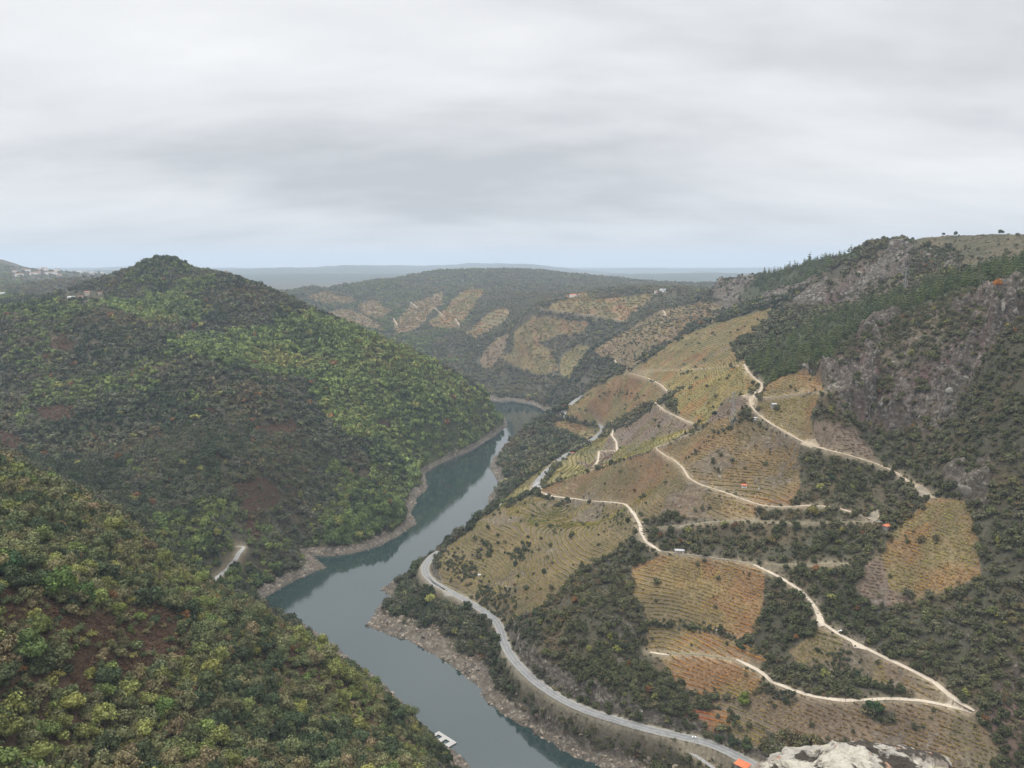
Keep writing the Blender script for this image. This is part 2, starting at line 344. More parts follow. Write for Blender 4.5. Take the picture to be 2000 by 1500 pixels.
# ------------------------------------------------------------------ land cover, traced as outlines on the hillsides
def pg(s): 
    a = [float(q) for q in s.replace(';', ',').split(',')]; return list(zip(a[::2], a[1::2]))
INF = 1e9
pg_ = lambda s: s
VINE = [  # outline, nearest and farthest metres, palette, how full the foliage is
 ('vineyard on the rounded spur above the road bend', 700, 1300, 'olive', .75, '850,1098;880,1064;950,1005;1040,972;1140,982;1225,990;1245,1030;1250,1060;1160,1090;1110,1130;1060,1180;1000,1213;985,1213;940,1180;870,1145'),
 ('olive and rust vineyard between the two pale tracks', 700, 1300, 'rust', .85, '1050,960;1100,942;1155,920;1280,880;1330,915;1350,945;1410,960;1440,990;1430,1005;1290,1003;1260,1020;1240,1000;1220,982;1130,974'),
 ('orange vineyard round the little white hut with red roof', 600, 1200, 'orange', .9, '1285,880;1350,850;1430,800;1480,830;1560,870;1565,935;1550,985;1490,985;1420,955;1355,940;1330,905'),
 ('orange rows between the two bushy belts', 500, 1100, 'orange', .9, '1350,945;1415,960;1480,990;1475,1012;1345,1010;1300,1000'),
 ('yellow green vineyard below the pine wood', 700, 1300, 'gold', .85, '1487,778;1612,763;1600,737;1560,728;1520,738;1493,756'),
 ('golden vineyard round the stone hut', 700, 1200, 'gold', .95, '1475,786;1604,768;1582,812;1590,850;1560,860;1500,825'),
 ('bare purple vineyard under the crags', 600, 1200, 'purple', .8, '1590,820;1665,825;1712,895;1610,875;1588,850'),
 ('large orange vineyard below the pale track', 450, 900, 'bright', 1.0, '1235,1100;1290,1084;1460,1102;1495,1112;1490,1160;1478,1220;1440,1240;1330,1215;1265,1205;1235,1150'),
 ('yellow striped vineyard under the large orange one', 450, 900, 'bright', 1.0, '1265,1214;1330,1220;1440,1245;1500,1262;1500,1292;1440,1284;1390,1276;1300,1272;1265,1266'),
 ('golden vineyard under the short white track', 450, 800, 'bright', 1.0, '1290,1285;1390,1283;1440,1295;1490,1325;1470,1352;1380,1352;1320,1330'),
 ('pale olive terraces inside the hairpin track', 400, 800, 'olive', .8, '1540,1262;1600,1227;1640,1247;1720,1287;1740,1340;1640,1305;1570,1292'),
 ('brown terraces at the sharp end of the hairpin track', 400, 800, 'brown', .85, '1720,1287;1840,1337;1868,1372;1800,1358;1740,1340'),
 ('bare brown rows below the hairpin track', 350, 750, 'brown', 1.0, '1640,1376;1800,1374;1900,1396;1960,1450;1940,1500;1750,1500;1700,1440'),
 ('scruffy terraces above the big lichen rock', 350, 750, 'brown', .8, '1380,1358;1500,1348;1640,1376;1700,1440;1600,1440;1500,1420;1440,1395'),
 ('red and orange plot just above the asphalt road', 350, 700, 'red', 1.0, '1330,1385;1420,1378;1438,1400;1412,1425;1340,1420'),
 ('orange plot left of the big lichen rock', 350, 700, 'bright', 1.0, '1435,1392;1500,1425;1490,1462;1418,1430'),
 ('vineyard on the right, uphill of the orange roofed hut', 450, 900, 'gold', .95, '1800,985;1835,972;1885,978;1912,1050;1915,1110;1860,1140;1790,1160;1730,1140;1715,1080;1740,1040'),
 ('grey bare terraces left of the golden right-hand vineyard', 450, 900, 'purple', .7, '1715,1060;1735,1140;1790,1162;1740,1180;1700,1172;1668,1140;1695,1100'),
 ('green vineyard in the fold behind the spur', 900, 1800, 'olive', .85, '1060,952;1095,905;1125,880;1190,852;1215,835;1290,785;1370,832;1425,770;1445,780;1430,792;1360,833;1280,876;1160,917;1100,942'),
 ('mauve terraces around the zigzag track', 900, 1800, 'purple', .8, '1120,895;1155,905;1175,880;1200,835;1290,790;1365,832;1280,850;1215,870;1175,912;1155,918'),
 ('gold plot above the middle track', 900, 1800, 'gold', .95, '1310,768;1380,762;1440,770;1372,830;1330,812'),
 ('mauve plot beside the electricity pylon', 900, 1800, 'purple', .8, '1380,765;1467,778;1470,792;1372,830;1420,772'),
 ('striped vineyard beside the bend of the road near the water', 1200, 2200, 'rust', .9, '1108,814;1108,795;1160,760;1230,724;1312,768;1284,787;1235,803;1188,835;1150,826'),
 ('long vineyard slope running up to the pines', 1000, 2300, 'rust', .85, '1222,728;1330,660;1400,630;1508,605;1492,640;1430,680;1450,710;1380,715;1225,725'),
 ('upper vineyard strip beside the pines', 1000, 2300, 'gold', .85, '1300,718;1455,705;1484,755;1472,776;1310,768;1265,738;1228,724'),
 ('distant brown vineyard below the crag', 1700, 2700, 'brown', .8, '1155,690;1200,662;1290,605;1380,588;1420,605;1420,620;1330,655;1270,690;1225,725;1205,712'),
 ('vineyard on the flat shelf below the white house', 2200, 3400, 'rust', .9, '1060,605;1090,585;1120,577;1280,575;1250,600;1220,625;1150,612'),
 ('patchwork vineyard on the knoll across the bend', 2000, 3300, 'rust', .8, '1005,650;1040,618;1080,620;1150,625;1145,650;1090,652;1050,668;1078,685;1092,722;1060,735;1020,722;975,700;1000,690'),
 ('far vineyard at the left end of the distant ridge', 2800, 5500, 'brown', .8, '600,585;640,568;690,574;695,590;640,602'),
 ('far vineyard below the distant ridge', 2700, 5500, 'brown', .8, '700,595;735,582;765,600;748,622;705,615'),
 ('far vineyard beside the distant winding lane', 2700, 5500, 'brown', .8, '770,625;800,592;865,575;868,592;840,612;805,645;770,655'),
 ('far vineyard patch above the hidden bend', 2700, 5500, 'rust', .8, '835,625;870,600;905,575;955,563;935,592;892,632;845,637'),
 ('olive vineyard on the low point by the asphalt road', 900, 1500, 'olive', .8, '975,985;1010,950;1085,897;1112,884;1112,894;1070,918;1047,942;1040,960;1000,985;965,1000'),
 ('rusty plot below the road bend near the water', 1300, 2000, 'rust', .8, '1075,826;1100,818;1170,835;1186,856;1150,868;1110,842'),
]
SHRUB = [(0, 1250, s) for s in (
 '1250,1035;1160,1088;1110,1128;1060,1178;1000,1213;985,1240;1010,1290;1060,1340;1130,1370;1230,1405;1320,1430;1345,1380;1312,1340;1285,1290;1262,1262;1262,1210;1232,1150;1238,1098;1280,1085;1260,1060',
 '1260,1012;1300,1003;1345,1010;1480,1017;1690,1025;1705,1070;1690,1095;1600,1100;1460,1090;1400,1067;1320,1072;1270,1057',
 '1480,990;1560,992;1640,990;1690,1012;1600,1018;1480,1010',
 '1558,890;1610,880;1690,902;1750,930;1790,965;1790,995;1730,1012;1700,1010;1640,985;1560,984;1572,930',
 '1520,1112;1600,1106;1690,1106;1668,1142;1700,1174;1800,1170;1860,1146;1918,1112;1920,1000;1930,900;2000,880;2100,1100;2000,1260;1940,1330;1905,1372;1860,1335;1820,1312;1700,1257;1640,1228;1607,1215;1600,1180;1572,1147',
 '1495,1120;1560,1160;1590,1200;1560,1232;1500,1262;1478,1222',
 '1510,1300;1560,1293;1620,1330;1600,1357;1530,1345;1500,1322',
 '1320,1425;1345,1390;1400,1430;1500,1462;1500,1490;1420,1452',
 '1680,1375;1745,1385;1750,1405;1700,1400')]
ROCK = [(800, 1500, '1540,735;1600,700;1700,640;1800,600;1880,568;1990,560;2200,560;2200,880;1930,900;1850,890;1760,850;1690,830;1640,790;1600,745', .9),
 (900, 2300, '1540,600;1580,560;1650,540;1740,482;1860,492;1875,530;1800,545;1770,585;1650,605', 1.0),
 (1400, 2600, '1388,565;1405,540;1480,543;1620,535;1520,590;1400,605', .9),
 (300, 900, '1840,930;1925,890;2100,860;2100,1060;1930,1110;1915,1010', .8),
 (250, 800, '1920,1340;2000,1180;2200,1100;2200,1500;1960,1500;1915,1400', .8),
 (400, 900, '1235,1150;1265,1205;1262,1260;1300,1350;1345,1380;1240,1330', .0),
 (400, 700, '1265,1370;1340,1370;1325,1425;1230,1405', .9)]
BRACK = [(0, 900, '0,1150;60,1185;130,1215;260,1225;350,1260;370,1300;285,1345;200,1325;200,1390;130,1340;110,1250;60,1240;0,1260'),
 (0, 900, '230,1200;330,1190;380,1230;350,1270;260,1240'),
 (800, 2400, '455,935;520,925;545,960;500,1000;520,1045;490,1055;470,995'), (800, 2400, '0,835;45,860;55,905;0,905;-60,880'),
 (800, 2400, '95,665;140,655;150,680;110,690'), (800, 2400, '70,800;140,785;150,815;80,830'), (800,2400,'500,830;580,820;585,840;520,855'), (800,2400,'733,822;770,822;768,842;738,840')]
GREEN = [(800, 2600, '330,668;420,655;520,640;600,610;700,655;800,690;900,745;990,790;1000,835;900,895;850,915;800,975;795,930;740,860;680,850;620,800;590,745;500,730;420,715;360,690'),
 (800, 2600, '640,1020;790,960;800,1010;700,1060;600,1065'), (800, 3600, '180,600;350,580;420,620;300,640')]
PINE = [(800, 2200, '1450,705;1500,672;1560,652;1640,615;1720,590;1800,568;1880,538;2000,508;2200,500;2200,565;1900,565;1800,602;1700,640;1620,700;1540,735;1490,750;1468,722'),
 (1400, 3000, '1440,590;1500,575;1560,560;1680,500;1560,505;1480,545')]
VINE += [('small far vineyard strip under the ridge crest', 2700, 5600, 'rust', .7, pg_('905,640;950,612;985,600;1000,612;960,640;925,660')), ('pale far terraces between the two far plots', 2700, 5600, 'brown', .7, pg_('640,612;690,606;735,628;760,650;715,640;670,632')),
 ('narrow olive terraces on the dark spur over the river bend', 1800, 3300, 'olive', .7, pg_('1095,700;1130,672;1150,676;1140,705;1112,742;1096,738')), ('brown terraces left of the patchwork knoll', 2000, 3400, 'brown', .6, pg_('940,690;975,655;995,650;985,690;960,720;938,716'))]
MOOR = [(900, 2400, '1690,480;2200,430;2200,510;1880,540;1865,490;1750,476')]
EARTH = [(0, 1400, '1448,715;1458,711;1466,745;1452,740'), (0, 1400, '1435,765;1475,768;1480,790;1470,790'), (0, 1400, '1560,855;1590,853;1600,872;1570,878'), (0, 1400, '1780,935;1800,945;1828,972;1815,978;1790,965'), (0, 1400, '1698,1000;1722,993;1716,1012;1705,1024;1690,1018'),
 (0, 1400, '1040,960;1050,945;1060,950;1062,966'), (0, 900, '1500,822;1550,840;1560,860;1530,850'),
 (0, 1500, '1940,556;1962,556;1962,566;1925,572')]
for L_ in (VINE,):
    for k, q in enumerate(L_): L_[k] = q[:5] + (pg(q[5]),)
def pre(l): return [(a[0], a[1], pg(a[2])) + tuple(a[3:]) for a in l]
SHRUB, ROCK, BRACK, GREEN, PINE, MOOR, EARTH = map(pre, (SHRUB, ROCK, BRACK, GREEN, PINE, MOOR, EARTH))
def inpoly(u, v, dp, lo, hi, poly):
    p = np.array(poly); m = (u > p[:, 0].min()) & (u < p[:, 0].max()) & (v > p[:, 1].min()) & (v < p[:, 1].max()) & (dp > lo) & (dp < hi)
    out = np.zeros(u.shape, bool)
    if m.any(): out[m] = pip(u[m], v[m], poly)
    return out
# classes: 0 scrub, 1 vineyard, 2 rock, 3 bracken, 4 green wood, 5 pine, 6 moor, 7 earth
def cover(x, y, z):
    # ragged edges: shift the test point by world-space noise
    fw = 7 + 9 * sstep(650, 800, np.hypot(x, y)) * (x < 0) + 18 * sstep(1500, 3000, np.hypot(x, y)); wx = fbm(x, y, 30, 3, 5) * fw; wy = fbm(x, y, 30, 3, 9) * fw
    u, v, dp = project(x + wx, y + wy, z)
    cl = np.zeros(x.shape, np.int8); pi = np.full(x.shape, -1, np.int16); st = np.zeros(x.shape)
    for lo, hi, p in MOOR: cl[inpoly(u, v, dp, lo, hi, p)] = 6
    for lo, hi, p in GREEN: cl[inpoly(u, v, dp, lo, hi, p)] = 4
    for lo, hi, p, s in ROCK:
        m = inpoly(u, v, dp, lo, hi, p); 
        if s > 0: cl[m] = 2; st[m] = s
    for lo, hi, p in PINE: cl[inpoly(u, v, dp, lo, hi, p)] = 5
    for lo, hi, p in BRACK: cl[inpoly(u, v, dp, lo, hi, p)] = 3
    u2, v2, dp2 = project(x + wx * .25, y + wy * .25, z)
    for k, (lb, lo, hi, pal, full, p) in enumerate(VINE):
        m = inpoly(u2, v2, dp2, lo, hi, p); cl[m] = 1; pi[m] = k
    for lo, hi, p in SHRUB: m = inpoly(u, v, dp, lo, hi, p); cl[m] = 0; pi[m] = -1
    for lo, hi, p in EARTH: cl[inpoly(u2, v2, dp2, lo, hi, p)] = 7
    return cl, pi, st, dp
CL, PI, RS, DP = cover(X, Y, Z0)
print('cover', time.time() - T0)

# distance to roads and road height
def near_lines(x, y, lines, reach):
    """nearest distance to any polyline sample and its height and side"""
    cell = reach; D = np.full(x.shape, 1e9); H = np.zeros(x.shape)
    P = np.concatenate([l for l in lines]); 
    kx = np.floor(x / cell).astype(int); ky = np.floor(y / cell).astype(int)
    key = kx * 100003 + ky; order = np.argsort(key, kind='stable'); ks = key[order]
    pk = {}
    for q in P:
        cx, cy = int(math.floor(q[0] / cell)), int(math.floor(q[1] / cell))
        for dx in (-1, 0, 1):
            for dy in (-1, 0, 1): pk.setdefault((cx + dx) * 100003 + cy + dy, []).append(q)
    for k, pts in pk.items():
        a, b = np.searchsorted(ks, k), np.searchsorted(ks, k, 'right')
        if b <= a: continue
        ids = order[a:b]; pts = np.array(pts)
        d2 = (x[ids][:, None] - pts[None, :, 0]) ** 2 + (y[ids][:, None] - pts[None, :, 1]) ** 2
        j = d2.argmin(1); dd = np.sqrt(d2[np.arange(len(ids)), j]); up = dd < D[ids]
        D[ids] = np.where(up, dd, D[ids]); H[ids] = np.where(up, pts[j, 2], H[ids])
    return D, H
xf, yf = X.ravel(), Y.ravel()
DR, HR = near_lines(xf, yf, [main_road], 40.0); DR = DR.reshape(X.shape); HR = HR.reshape(X.shape)
DT, HT = near_lines(xf, yf, tracks_w, 24.0); DL, _h = near_lines(xf, yf, tracks_w[-3:] + [t_ for t_, q_ in zip(tracks_w, TRACKS) if 200 < q_[3][0][0] < 500 and q_[0] == 'dirt_track'], 24.0); DL = DL.reshape(X.shape); DT = DT.reshape(X.shape); HT = HT.reshape(X.shape)

# ------------------------------------------------------------------ relief on top of the smooth shape
rockm = np.where(CL == 2, RS, 0)
# soften the rock mask a little along the grid
for _ in range(3):
    rockm = (rockm + np.roll(rockm, 1, 0) + np.roll(rockm, -1, 0) + np.roll(rockm, 1, 1) + np.roll(rockm, -1, 1)) / 5
fade = sstep(0, 60, SD) * sstep(6, 45, DR) * sstep(3, 28, DT)
n1 = fbm(X, Y, 260, 3, 1) * 9; n2 = fbm(X, Y, 55, 3, 2, ridged=True) * 3.2
Z1 = Z0 + (n1 * sstep(60, 300, RR) + n2 * np.where(CL == 1, .35, 1)) * fade
rg = fbm(X * 1.0 + Y * .55, Y * .45 - X * .2, 75, 5, 3, 0.62, True)
Z1 += sstep(2350, 2900, RR) * sstep(8500, 6000, RR) * (SD > 80) * (X > -1500) * (fbm(X + Y * .5, Y * .35, 420, 4, 21, .5, True) * 26 - 6) * sstep(-.2, .35, (CAMZ - Z0) / 400)
OUT = sstep(-.02, .16, fbm(X, Y, 80, 4, 23, .55) + .12 * rg)
rg2 = fbm(X - Y * .3, Y + X * .4, 26, 4, 13, .6, True)
Z1 += rockm * sstep(3, 40, DT) * (1 - .62 * sstep(1000, 1250, RR)) * (OUT * (9 + np.clip(rg + .3, 0, 1) ** 1.3 * 26) - 7 + OUT * np.clip(rg2 + .1, 0, 1) * 15  + fbm(X, Y, 9, 3, 4, .6, True) * 2.6)
# bare drawdown shore: ledges and blocks
zl = 6.5 + 3.5 * fbm(X, Y, 30, 3, 8); shore = (SD > -8) & (SD < 60) & (Z0 < 16)
sh = np.where(shore, sstep(-8, 3, SD) * (1 - sstep(zl - 1.2, zl + 1.2, Z0)), 0)
Z1 += sh * (fbm(X, Y, 16, 5, 6, .66, True) * 2.6 + fbm(X, Y, 60, 2, 66) * 1.5)
# dry-stone terraces in the nearer vineyards
q = Z1 / 1.9; fr = q - np.floor(q); stepz = 1.9 * (np.floor(q) + sstep(.55, .95, fr))
vm = ((CL == 1) & (DP < 1500)) * sstep(3, 8, DT) * sstep(6, 12, DR)
Z1 = Z1 * (1 - vm * .6) + stepz * vm * .6
# far blue mountains
farm = sstep(9000, 14000, RR); AZ = TT
Z1 += farm * (20 + 260 * fbm(X + 9000, Y, 4200, 5, 31)) * sstep(30500, 15000, RR) * 1.0
# cut and fill along the roads
w = 1 - sstep(4.6, 13, DR); Z1 = Z1 * (1 - w) + (HR - .25) * w
w = (1 - sstep(2.6, 8.5, DT)) * (DR > 6); Z1 = Z1 * (1 - w) + (HT - .25) * w
print('relief', time.time() - T0)
ZF = Z1
def H(x, y): return lookup(ZF, x, y)
# line-of-sight profile, to leave out plants that no nearby viewpoint could see
SLOPE = (ZF - CAMZ) / RR
RUN = np.maximum.accumulate(np.where(RR < 60, -9, SLOPE), 0)
def seen(x, y, z, marg=0.012):
    r = np.hypot(x, y); return (z + 12 - CAMZ) / r > lookup(RUN, x, y) - marg
# ------------------------------------------------------------------ object helpers
def tag(o, label=None, cat=None, group=None, kind=None):
    if label: o['label'] = label
    if cat: o['category'] = cat
    if group: o['group'] = group
    if kind: o['kind'] = kind
    return o
def empty(name, loc, label, cat, group=None, rz=0.0):
    o = bpy.data.objects.new(name, None); SC.collection.objects.link(o); o.location = loc; o.rotation_euler = (0, 0, rz)
    o.empty_display_size = 1; return tag(o, label, cat, group)
def raw_mesh(name, v, faces, mat=None, smooth=False, cols=None):
    """v: (n,3); faces: (m,k) array or list of tuples"""
    me = bpy.data.meshes.new(name); v = np.asarray(v, np.float32)
    if isinstance(faces, np.ndarray):
        me.vertices.add(len(v)); me.vertices.foreach_set('co', v.ravel())
        k = faces.shape[1]; me.loops.add(faces.size); me.loops.foreach_set('vertex_index', faces.ravel().astype(np.int32))
        me.polygons.add(len(faces)); me.polygons.foreach_set('loop_start', np.arange(0, faces.size, k, dtype=np.int32))
        if smooth: me.polygons.foreach_set('use_smooth', np.ones(len(faces), bool))
        me.update(calc_edges=True)
    else:
        me.from_pydata([tuple(map(float, p)) for p in v], [], faces)
        if smooth: me.polygons.foreach_set('use_smooth', np.ones(len(me.polygons), bool))
    if cols is not None:
        for nm, arr in cols.items():
            arr = np.asarray(arr, np.float32)
            if arr.ndim == 1: me.attributes.new(nm, 'FLOAT', 'POINT').data.foreach_set('value', arr)
            else: me.attributes.new(nm, 'FLOAT_COLOR', 'POINT').data.foreach_set('color', np.c_[arr, np.ones(len(arr))].astype(np.float32).ravel())
    if mat: me.materials.append(mat)
    return me
def link(name, me, parent=None):
    o = bpy.data.objects.new(name, me); SC.collection.objects.link(o)
    if parent: o.parent = parent
    return o
class MB:
    def __init__(s): s.v = []; s.f = []
    def add(s, v, f):
        n = len(s.v); s.v += [tuple(p) for p in v]; s.f += [tuple(i + n for i in q) for q in f]
    def box(s, x0, x1, y0, y1, z0, z1, M=None):
        v = [(x, y, z) for z in (z0, z1) for y in (y0, y1) for x in (x0, x1)]
        if M is not None: v = [M @ Vector(p) for p in v]
        s.add(v, [(0, 2, 3, 1), (4, 5, 7, 6), (0, 1, 5, 4), (2, 6, 7, 3), (0, 4, 6, 2), (1, 3, 7, 5)])
    def beam(s, a, b, r, n=4):
        a, b = Vector(a), Vector(b); d = (b - a).normalized(); q = d.to_track_quat('Z', 'Y')
        v = []
        for p in (a, b):
            for k in range(n): 
                an = 2 * math.pi * (k + .5) / n; v.append(p + q @ Vector((math.cos(an) * r, math.sin(an) * r, 0)))
        f = [(k, (k + 1) % n, n + (k + 1) % n, n + k) for k in range(n)] + [tuple(range(n))[::-1], tuple(range(n, 2 * n))]
        s.add(v, f)
    def prism(s, poly, z0, z1, M=None):
        n = len(poly); v = [(x, y, z0) for x, y in poly] + [(x, y, z1) for x, y in poly]
        if M is not None: v = [M @ Vector(p) for p in v]
        s.add(v, [(k, (k + 1) % n, n + (k + 1) % n, n + k) for k in range(n)] + [tuple(range(n))[::-1], tuple(range(n, 2 * n))])
    def build(s, name, mat, parent=None, smooth=False, bevel=0):
        me = raw_mesh(name, s.v, s.f, mat, smooth); o = link(name, me, parent)
        if bevel: m = o.modifiers.new('bevel', 'BEVEL'); m.width = bevel; m.segments = 2
        return o

# ------------------------------------------------------------------ materials
def newmat(name):
    m = bpy.data.materials.new(name); m.use_nodes = True; nt = m.node_tree
    return m, nt, nt.nodes['Principled BSDF'], nt.nodes.new, nt.links.new
def plain(name, col, rough=.8, metal=0, var=.25, scale=1.5):
    """a painted or weathered surface with slow mottling"""
    m, nt, b, N, L = newmat(name)
    tc = N('ShaderNodeTexCoord'); n = N('ShaderNodeTexNoise'); n.inputs['Scale'].default_value = scale; n.inputs['Detail'].default_value = 4; L(tc.outputs['Object'], n.inputs['Vector'])
    mr = N('ShaderNodeMapRange'); mr.inputs[1].default_value = .3; mr.inputs[2].default_value = .7; mr.inputs[3].default_value = 1 - var; mr.inputs[4].default_value = 1 + var * .6; L(n.outputs['Fac'], mr.inputs[0])
    mx = N('ShaderNodeMix'); mx.data_type = 'RGBA'; mx.blend_type = 'MULTIPLY'; mx.inputs[0].default_value = 1; mx.inputs[6].default_value = (*col, 1); L(mr.outputs[0], mx.inputs[7])
    L(mx.outputs[2], b.inputs['Base Color']); b.inputs['Roughness'].default_value = rough; b.inputs['Metallic'].default_value = metal
    return m
def foliage_mat(name, src):
    """src: 'INST' tint carried by every plant, 'OBJ' the object's own colour"""
    m, nt, b, N, L = newmat(name)
    if src == 'INST': t = N('ShaderNodeAttribute'); t.attribute_type = 'INSTANCER'; t.attribute_name = 'tint'; col = t.outputs['Color']
    else: t = N('ShaderNodeObjectInfo'); col = t.outputs['Color']
    a = N('ShaderNodeAttribute'); a.attribute_type = 'GEOMETRY'; a.attribute_name = 'var'
    mx = N('ShaderNodeMix'); mx.data_type = 'RGBA'; mx.blend_type = 'MULTIPLY'; mx.inputs[0].default_value = 1; L(col, mx.inputs[6]); L(a.outputs['Color'], mx.inputs[7])
    L(mx.outputs[2], b.inputs['Base Color']); b.inputs['Roughness'].default_value = .85; b.inputs['Specular IOR Level'].default_value = .25
    return m
M_INST = foliage_mat('foliage', 'INST'); M_OBJ = foliage_mat('single_tree_foliage', 'OBJ')
M_BARK = plain('bark', (.10, .08, .06), .9)

def ground_mat():
    m, nt, b, N, L = newmat('hillside_ground')
    g = N('ShaderNodeAttribute'); g.attribute_name = 'ground'; r = N('ShaderNodeAttribute'); r.attribute_name = 'rock'; vi = N('ShaderNodeAttribute'); vi.attribute_name = 'vine'
    geo = N('ShaderNodeNewGeometry'); P = geo.outputs['Position']
    def noise(sc, det, ro=.55):
        n = N('ShaderNodeTexNoise'); n.inputs['Scale'].default_value = sc; n.inputs['Detail'].default_value = det; n.inputs['Roughness'].default_value = ro; L(P, n.inputs['Vector']); return n.outputs['Fac']
    def mrange(x, a, c, d, e):
        n = N('ShaderNodeMapRange'); L(x, n.inputs[0])
        for i, q in enumerate((a, c, d, e)): n.inputs[1 + i].default_value = q
        return n.outputs[0]
    def mul(x, y, fac=1.0, bt='MULTIPLY'):
        n = N('ShaderNodeMix'); n.data_type = 'RGBA'; n.blend_type = bt
        if isinstance(fac, float): n.inputs[0].default_value = fac
        else: L(fac, n.inputs[0])
        L(x, n.inputs[6])
        if isinstance(y, tuple): n.inputs[7].default_value = y
        else: L(y, n.inputs[7])
        return n.outputs[2]
    col = mul(g.outputs['Color'], mrange(noise(.35, 6, .65), .3, .7, .62, 1.35))
    col = mul(col, mrange(noise(.03, 3), .35, .65, .85, 1.15))
    # dry-stone walls between the vine rows, one every 1.9 m of height
    sx = N('ShaderNodeSeparateXYZ'); L(P, sx.inputs[0])
    wob = N('ShaderNodeMath'); wob.operation = 'MULTIPLY_ADD'; L(noise(.08, 2), wob.inputs[0]); wob.inputs[1].default_value = 1.2; L(sx.outputs[2], wob.inputs[2])
    dv = N('ShaderNodeMath'); dv.operation = 'DIVIDE'; L(wob.outputs[0], dv.inputs[0]); dv.inputs[1].default_value = 1.9
    fr = N('ShaderNodeMath'); fr.operation = 'FRACT'; L(dv.outputs[0], fr.inputs[0])
    band = mrange(fr.outputs[0], .45, .62, 0, 1)
    fac = N('ShaderNodeMath'); fac.operation = 'MULTIPLY'; L(band, fac.inputs[0]); L(vi.outputs['Fac'], fac.inputs[1])
    f2 = N('ShaderNodeMath'); f2.operation = 'MULTIPLY'; L(fac.outputs[0], f2.inputs[0]); f2.inputs[1].default_value = .42
    col = mul(col, (.085, .07, .06, 1), f2.outputs[0], 'MIX')
    # rock: pale faces, lichen, heather in the cracks
    vo = N('ShaderNodeTexVoronoi'); vo.inputs['Scale'].default_value = .16; vo.feature = 'F1'
    mp = N('ShaderNodeMapping'); mp.inputs['Rotation'].default_value = (.3, .5, .8); mp.inputs['Scale'].default_value = (1, .5, 1.6); L(P, mp.inputs[0]); 
    dn = N('ShaderNodeTexNoise'); dn.inputs['Scale'].default_value = .15; dn.inputs['Detail'].default_value = 3; L(P, dn.inputs['Vector'])
    va = N('ShaderNodeVectorMath'); va.operation = 'MULTIPLY_ADD'; L(dn.outputs['Color'], va.inputs[0]); va.inputs[1].default_value = (9, 9, 9); L(mp.outputs[0], va.inputs[2]); L(va.outputs[0], vo.inputs['Vector'])
    rk = N('ShaderNodeValToRGB'); L(noise(.22, 7, .72), rk.inputs[0]); e = rk.color_ramp.elements
    e[0].position = .36; e[0].color = (.045, .04, .035, 1); e[1].position = .66; e[1].color = (.40, .38, .33, 1)
    x = e.new(.47); x.color = (.095, .078, .065, 1); x = e.new(.57); x.color = (.165, .145, .12, 1)
    rc = mul(rk.outputs[0], mrange(vo.outputs['Distance'], 0, .9, 1.25, .6))
    col = mul(col, rc, r.outputs['Fac'], 'MIX')
    L(col, b.inputs['Base Color']); b.inputs['Roughness'].default_value = .95; b.inputs['Specular IOR Level'].default_value = .15
    bp = N('ShaderNodeBump'); bp.inputs['Strength'].default_value = 1.0; bp.inputs['Distance'].default_value = 1.0
    ha = N('ShaderNodeMath'); ha.operation = 'MULTIPLY'; L(noise(.25, 7, .65), ha.inputs[0])
    hb = mrange(r.outputs['Fac'], 0, 1, .6, 3.2); L(hb, ha.inputs[1]); L(ha.outputs[0], bp.inputs['Height']); L(bp.outputs[0], b.inputs['Normal'])
    return m

# ------------------------------------------------------------------ the hills: one sheet with colours of what lies on it
C3 = lambda *a: np.array(a, float)
GR = {0: C3(.058, .055, .036), 2: C3(.095, .072, .055), 3: C3(.060, .038, .022), 4: C3(.06, .07, .03), 5: C3(.05, .055, .03), 6: C3(.125, .10, .066), 7: C3(.38, .30, .21)}
PAL = {'olive': [(.19,.20,.055), (.25,.22,.06), (.13,.15,.045)], 'rust': [(.29,.16,.065), (.25,.20,.07), (.17,.175,.06)], 'orange': [(.31,.175,.065), (.30,.22,.075), (.19,.17,.065)],
       'gold': [(.32,.26,.07), (.24,.23,.07), (.34,.2,.055)], 'bright': [(.37,.19,.06), (.35,.27,.08), (.18,.165,.06)], 'purple': [(.17,.13,.095), (.21,.15,.11), (.16,.16,.06)],
       'brown': [(.20,.14,.07), (.25,.18,.075), (.17,.16,.06)], 'red': [(.34,.07,.04), (.42,.2,.05), (.3,.15,.05)]}
def vine_tint(pal, x, y, salt=0):
    p = np.array(PAL[pal]); a = fbm(x, y, 45, 3, 71 + salt) * 1.6; b_ = fbm(x, y, 9, 2, 73) * .6
    t = np.clip((a * 1.2 + b_ + fbm(x, y, 16, 2, 75) * .8 + 1) / 2, 0, 1)[..., None] * 2
    return np.where(t < 1, p[2] * (1 - t) + p[1] * t, p[1] * (2 - t) + p[0] * (t - 1))
G = np.zeros(X.shape + (3,))
for k, c in GR.items(): G[CL == k] = c
mot = fbm(X, Y, 120, 4, 41)[..., None]
nv = fbm(X, Y, 35, 3, 43)
G[CL == 0] = (C3(.062, .058, .038) * (1 - mot * .3) + C3(.02, .006, 0) * np.clip(nv[..., None] * 2, 0, 1))[CL == 0]
mm_ = CL == 6; G[(CL == 2)] = (C3(.088, .066, .048) + np.clip(nv, -.5, 1)[..., None] * C3(.0, .025, .0) + mot * C3(.04, .02, .02))[CL == 2]; G[mm_] = (C3(.085, .074, .045) + np.clip(nv, -1, 1)[..., None] * C3(.035, .012, .01))[mm_]
ml_ = (CL == 0) & (X < -40) & (Y < 700); G[ml_] = (C3(.078, .050, .032) * (1 + nv[..., None] * .4))[ml_]
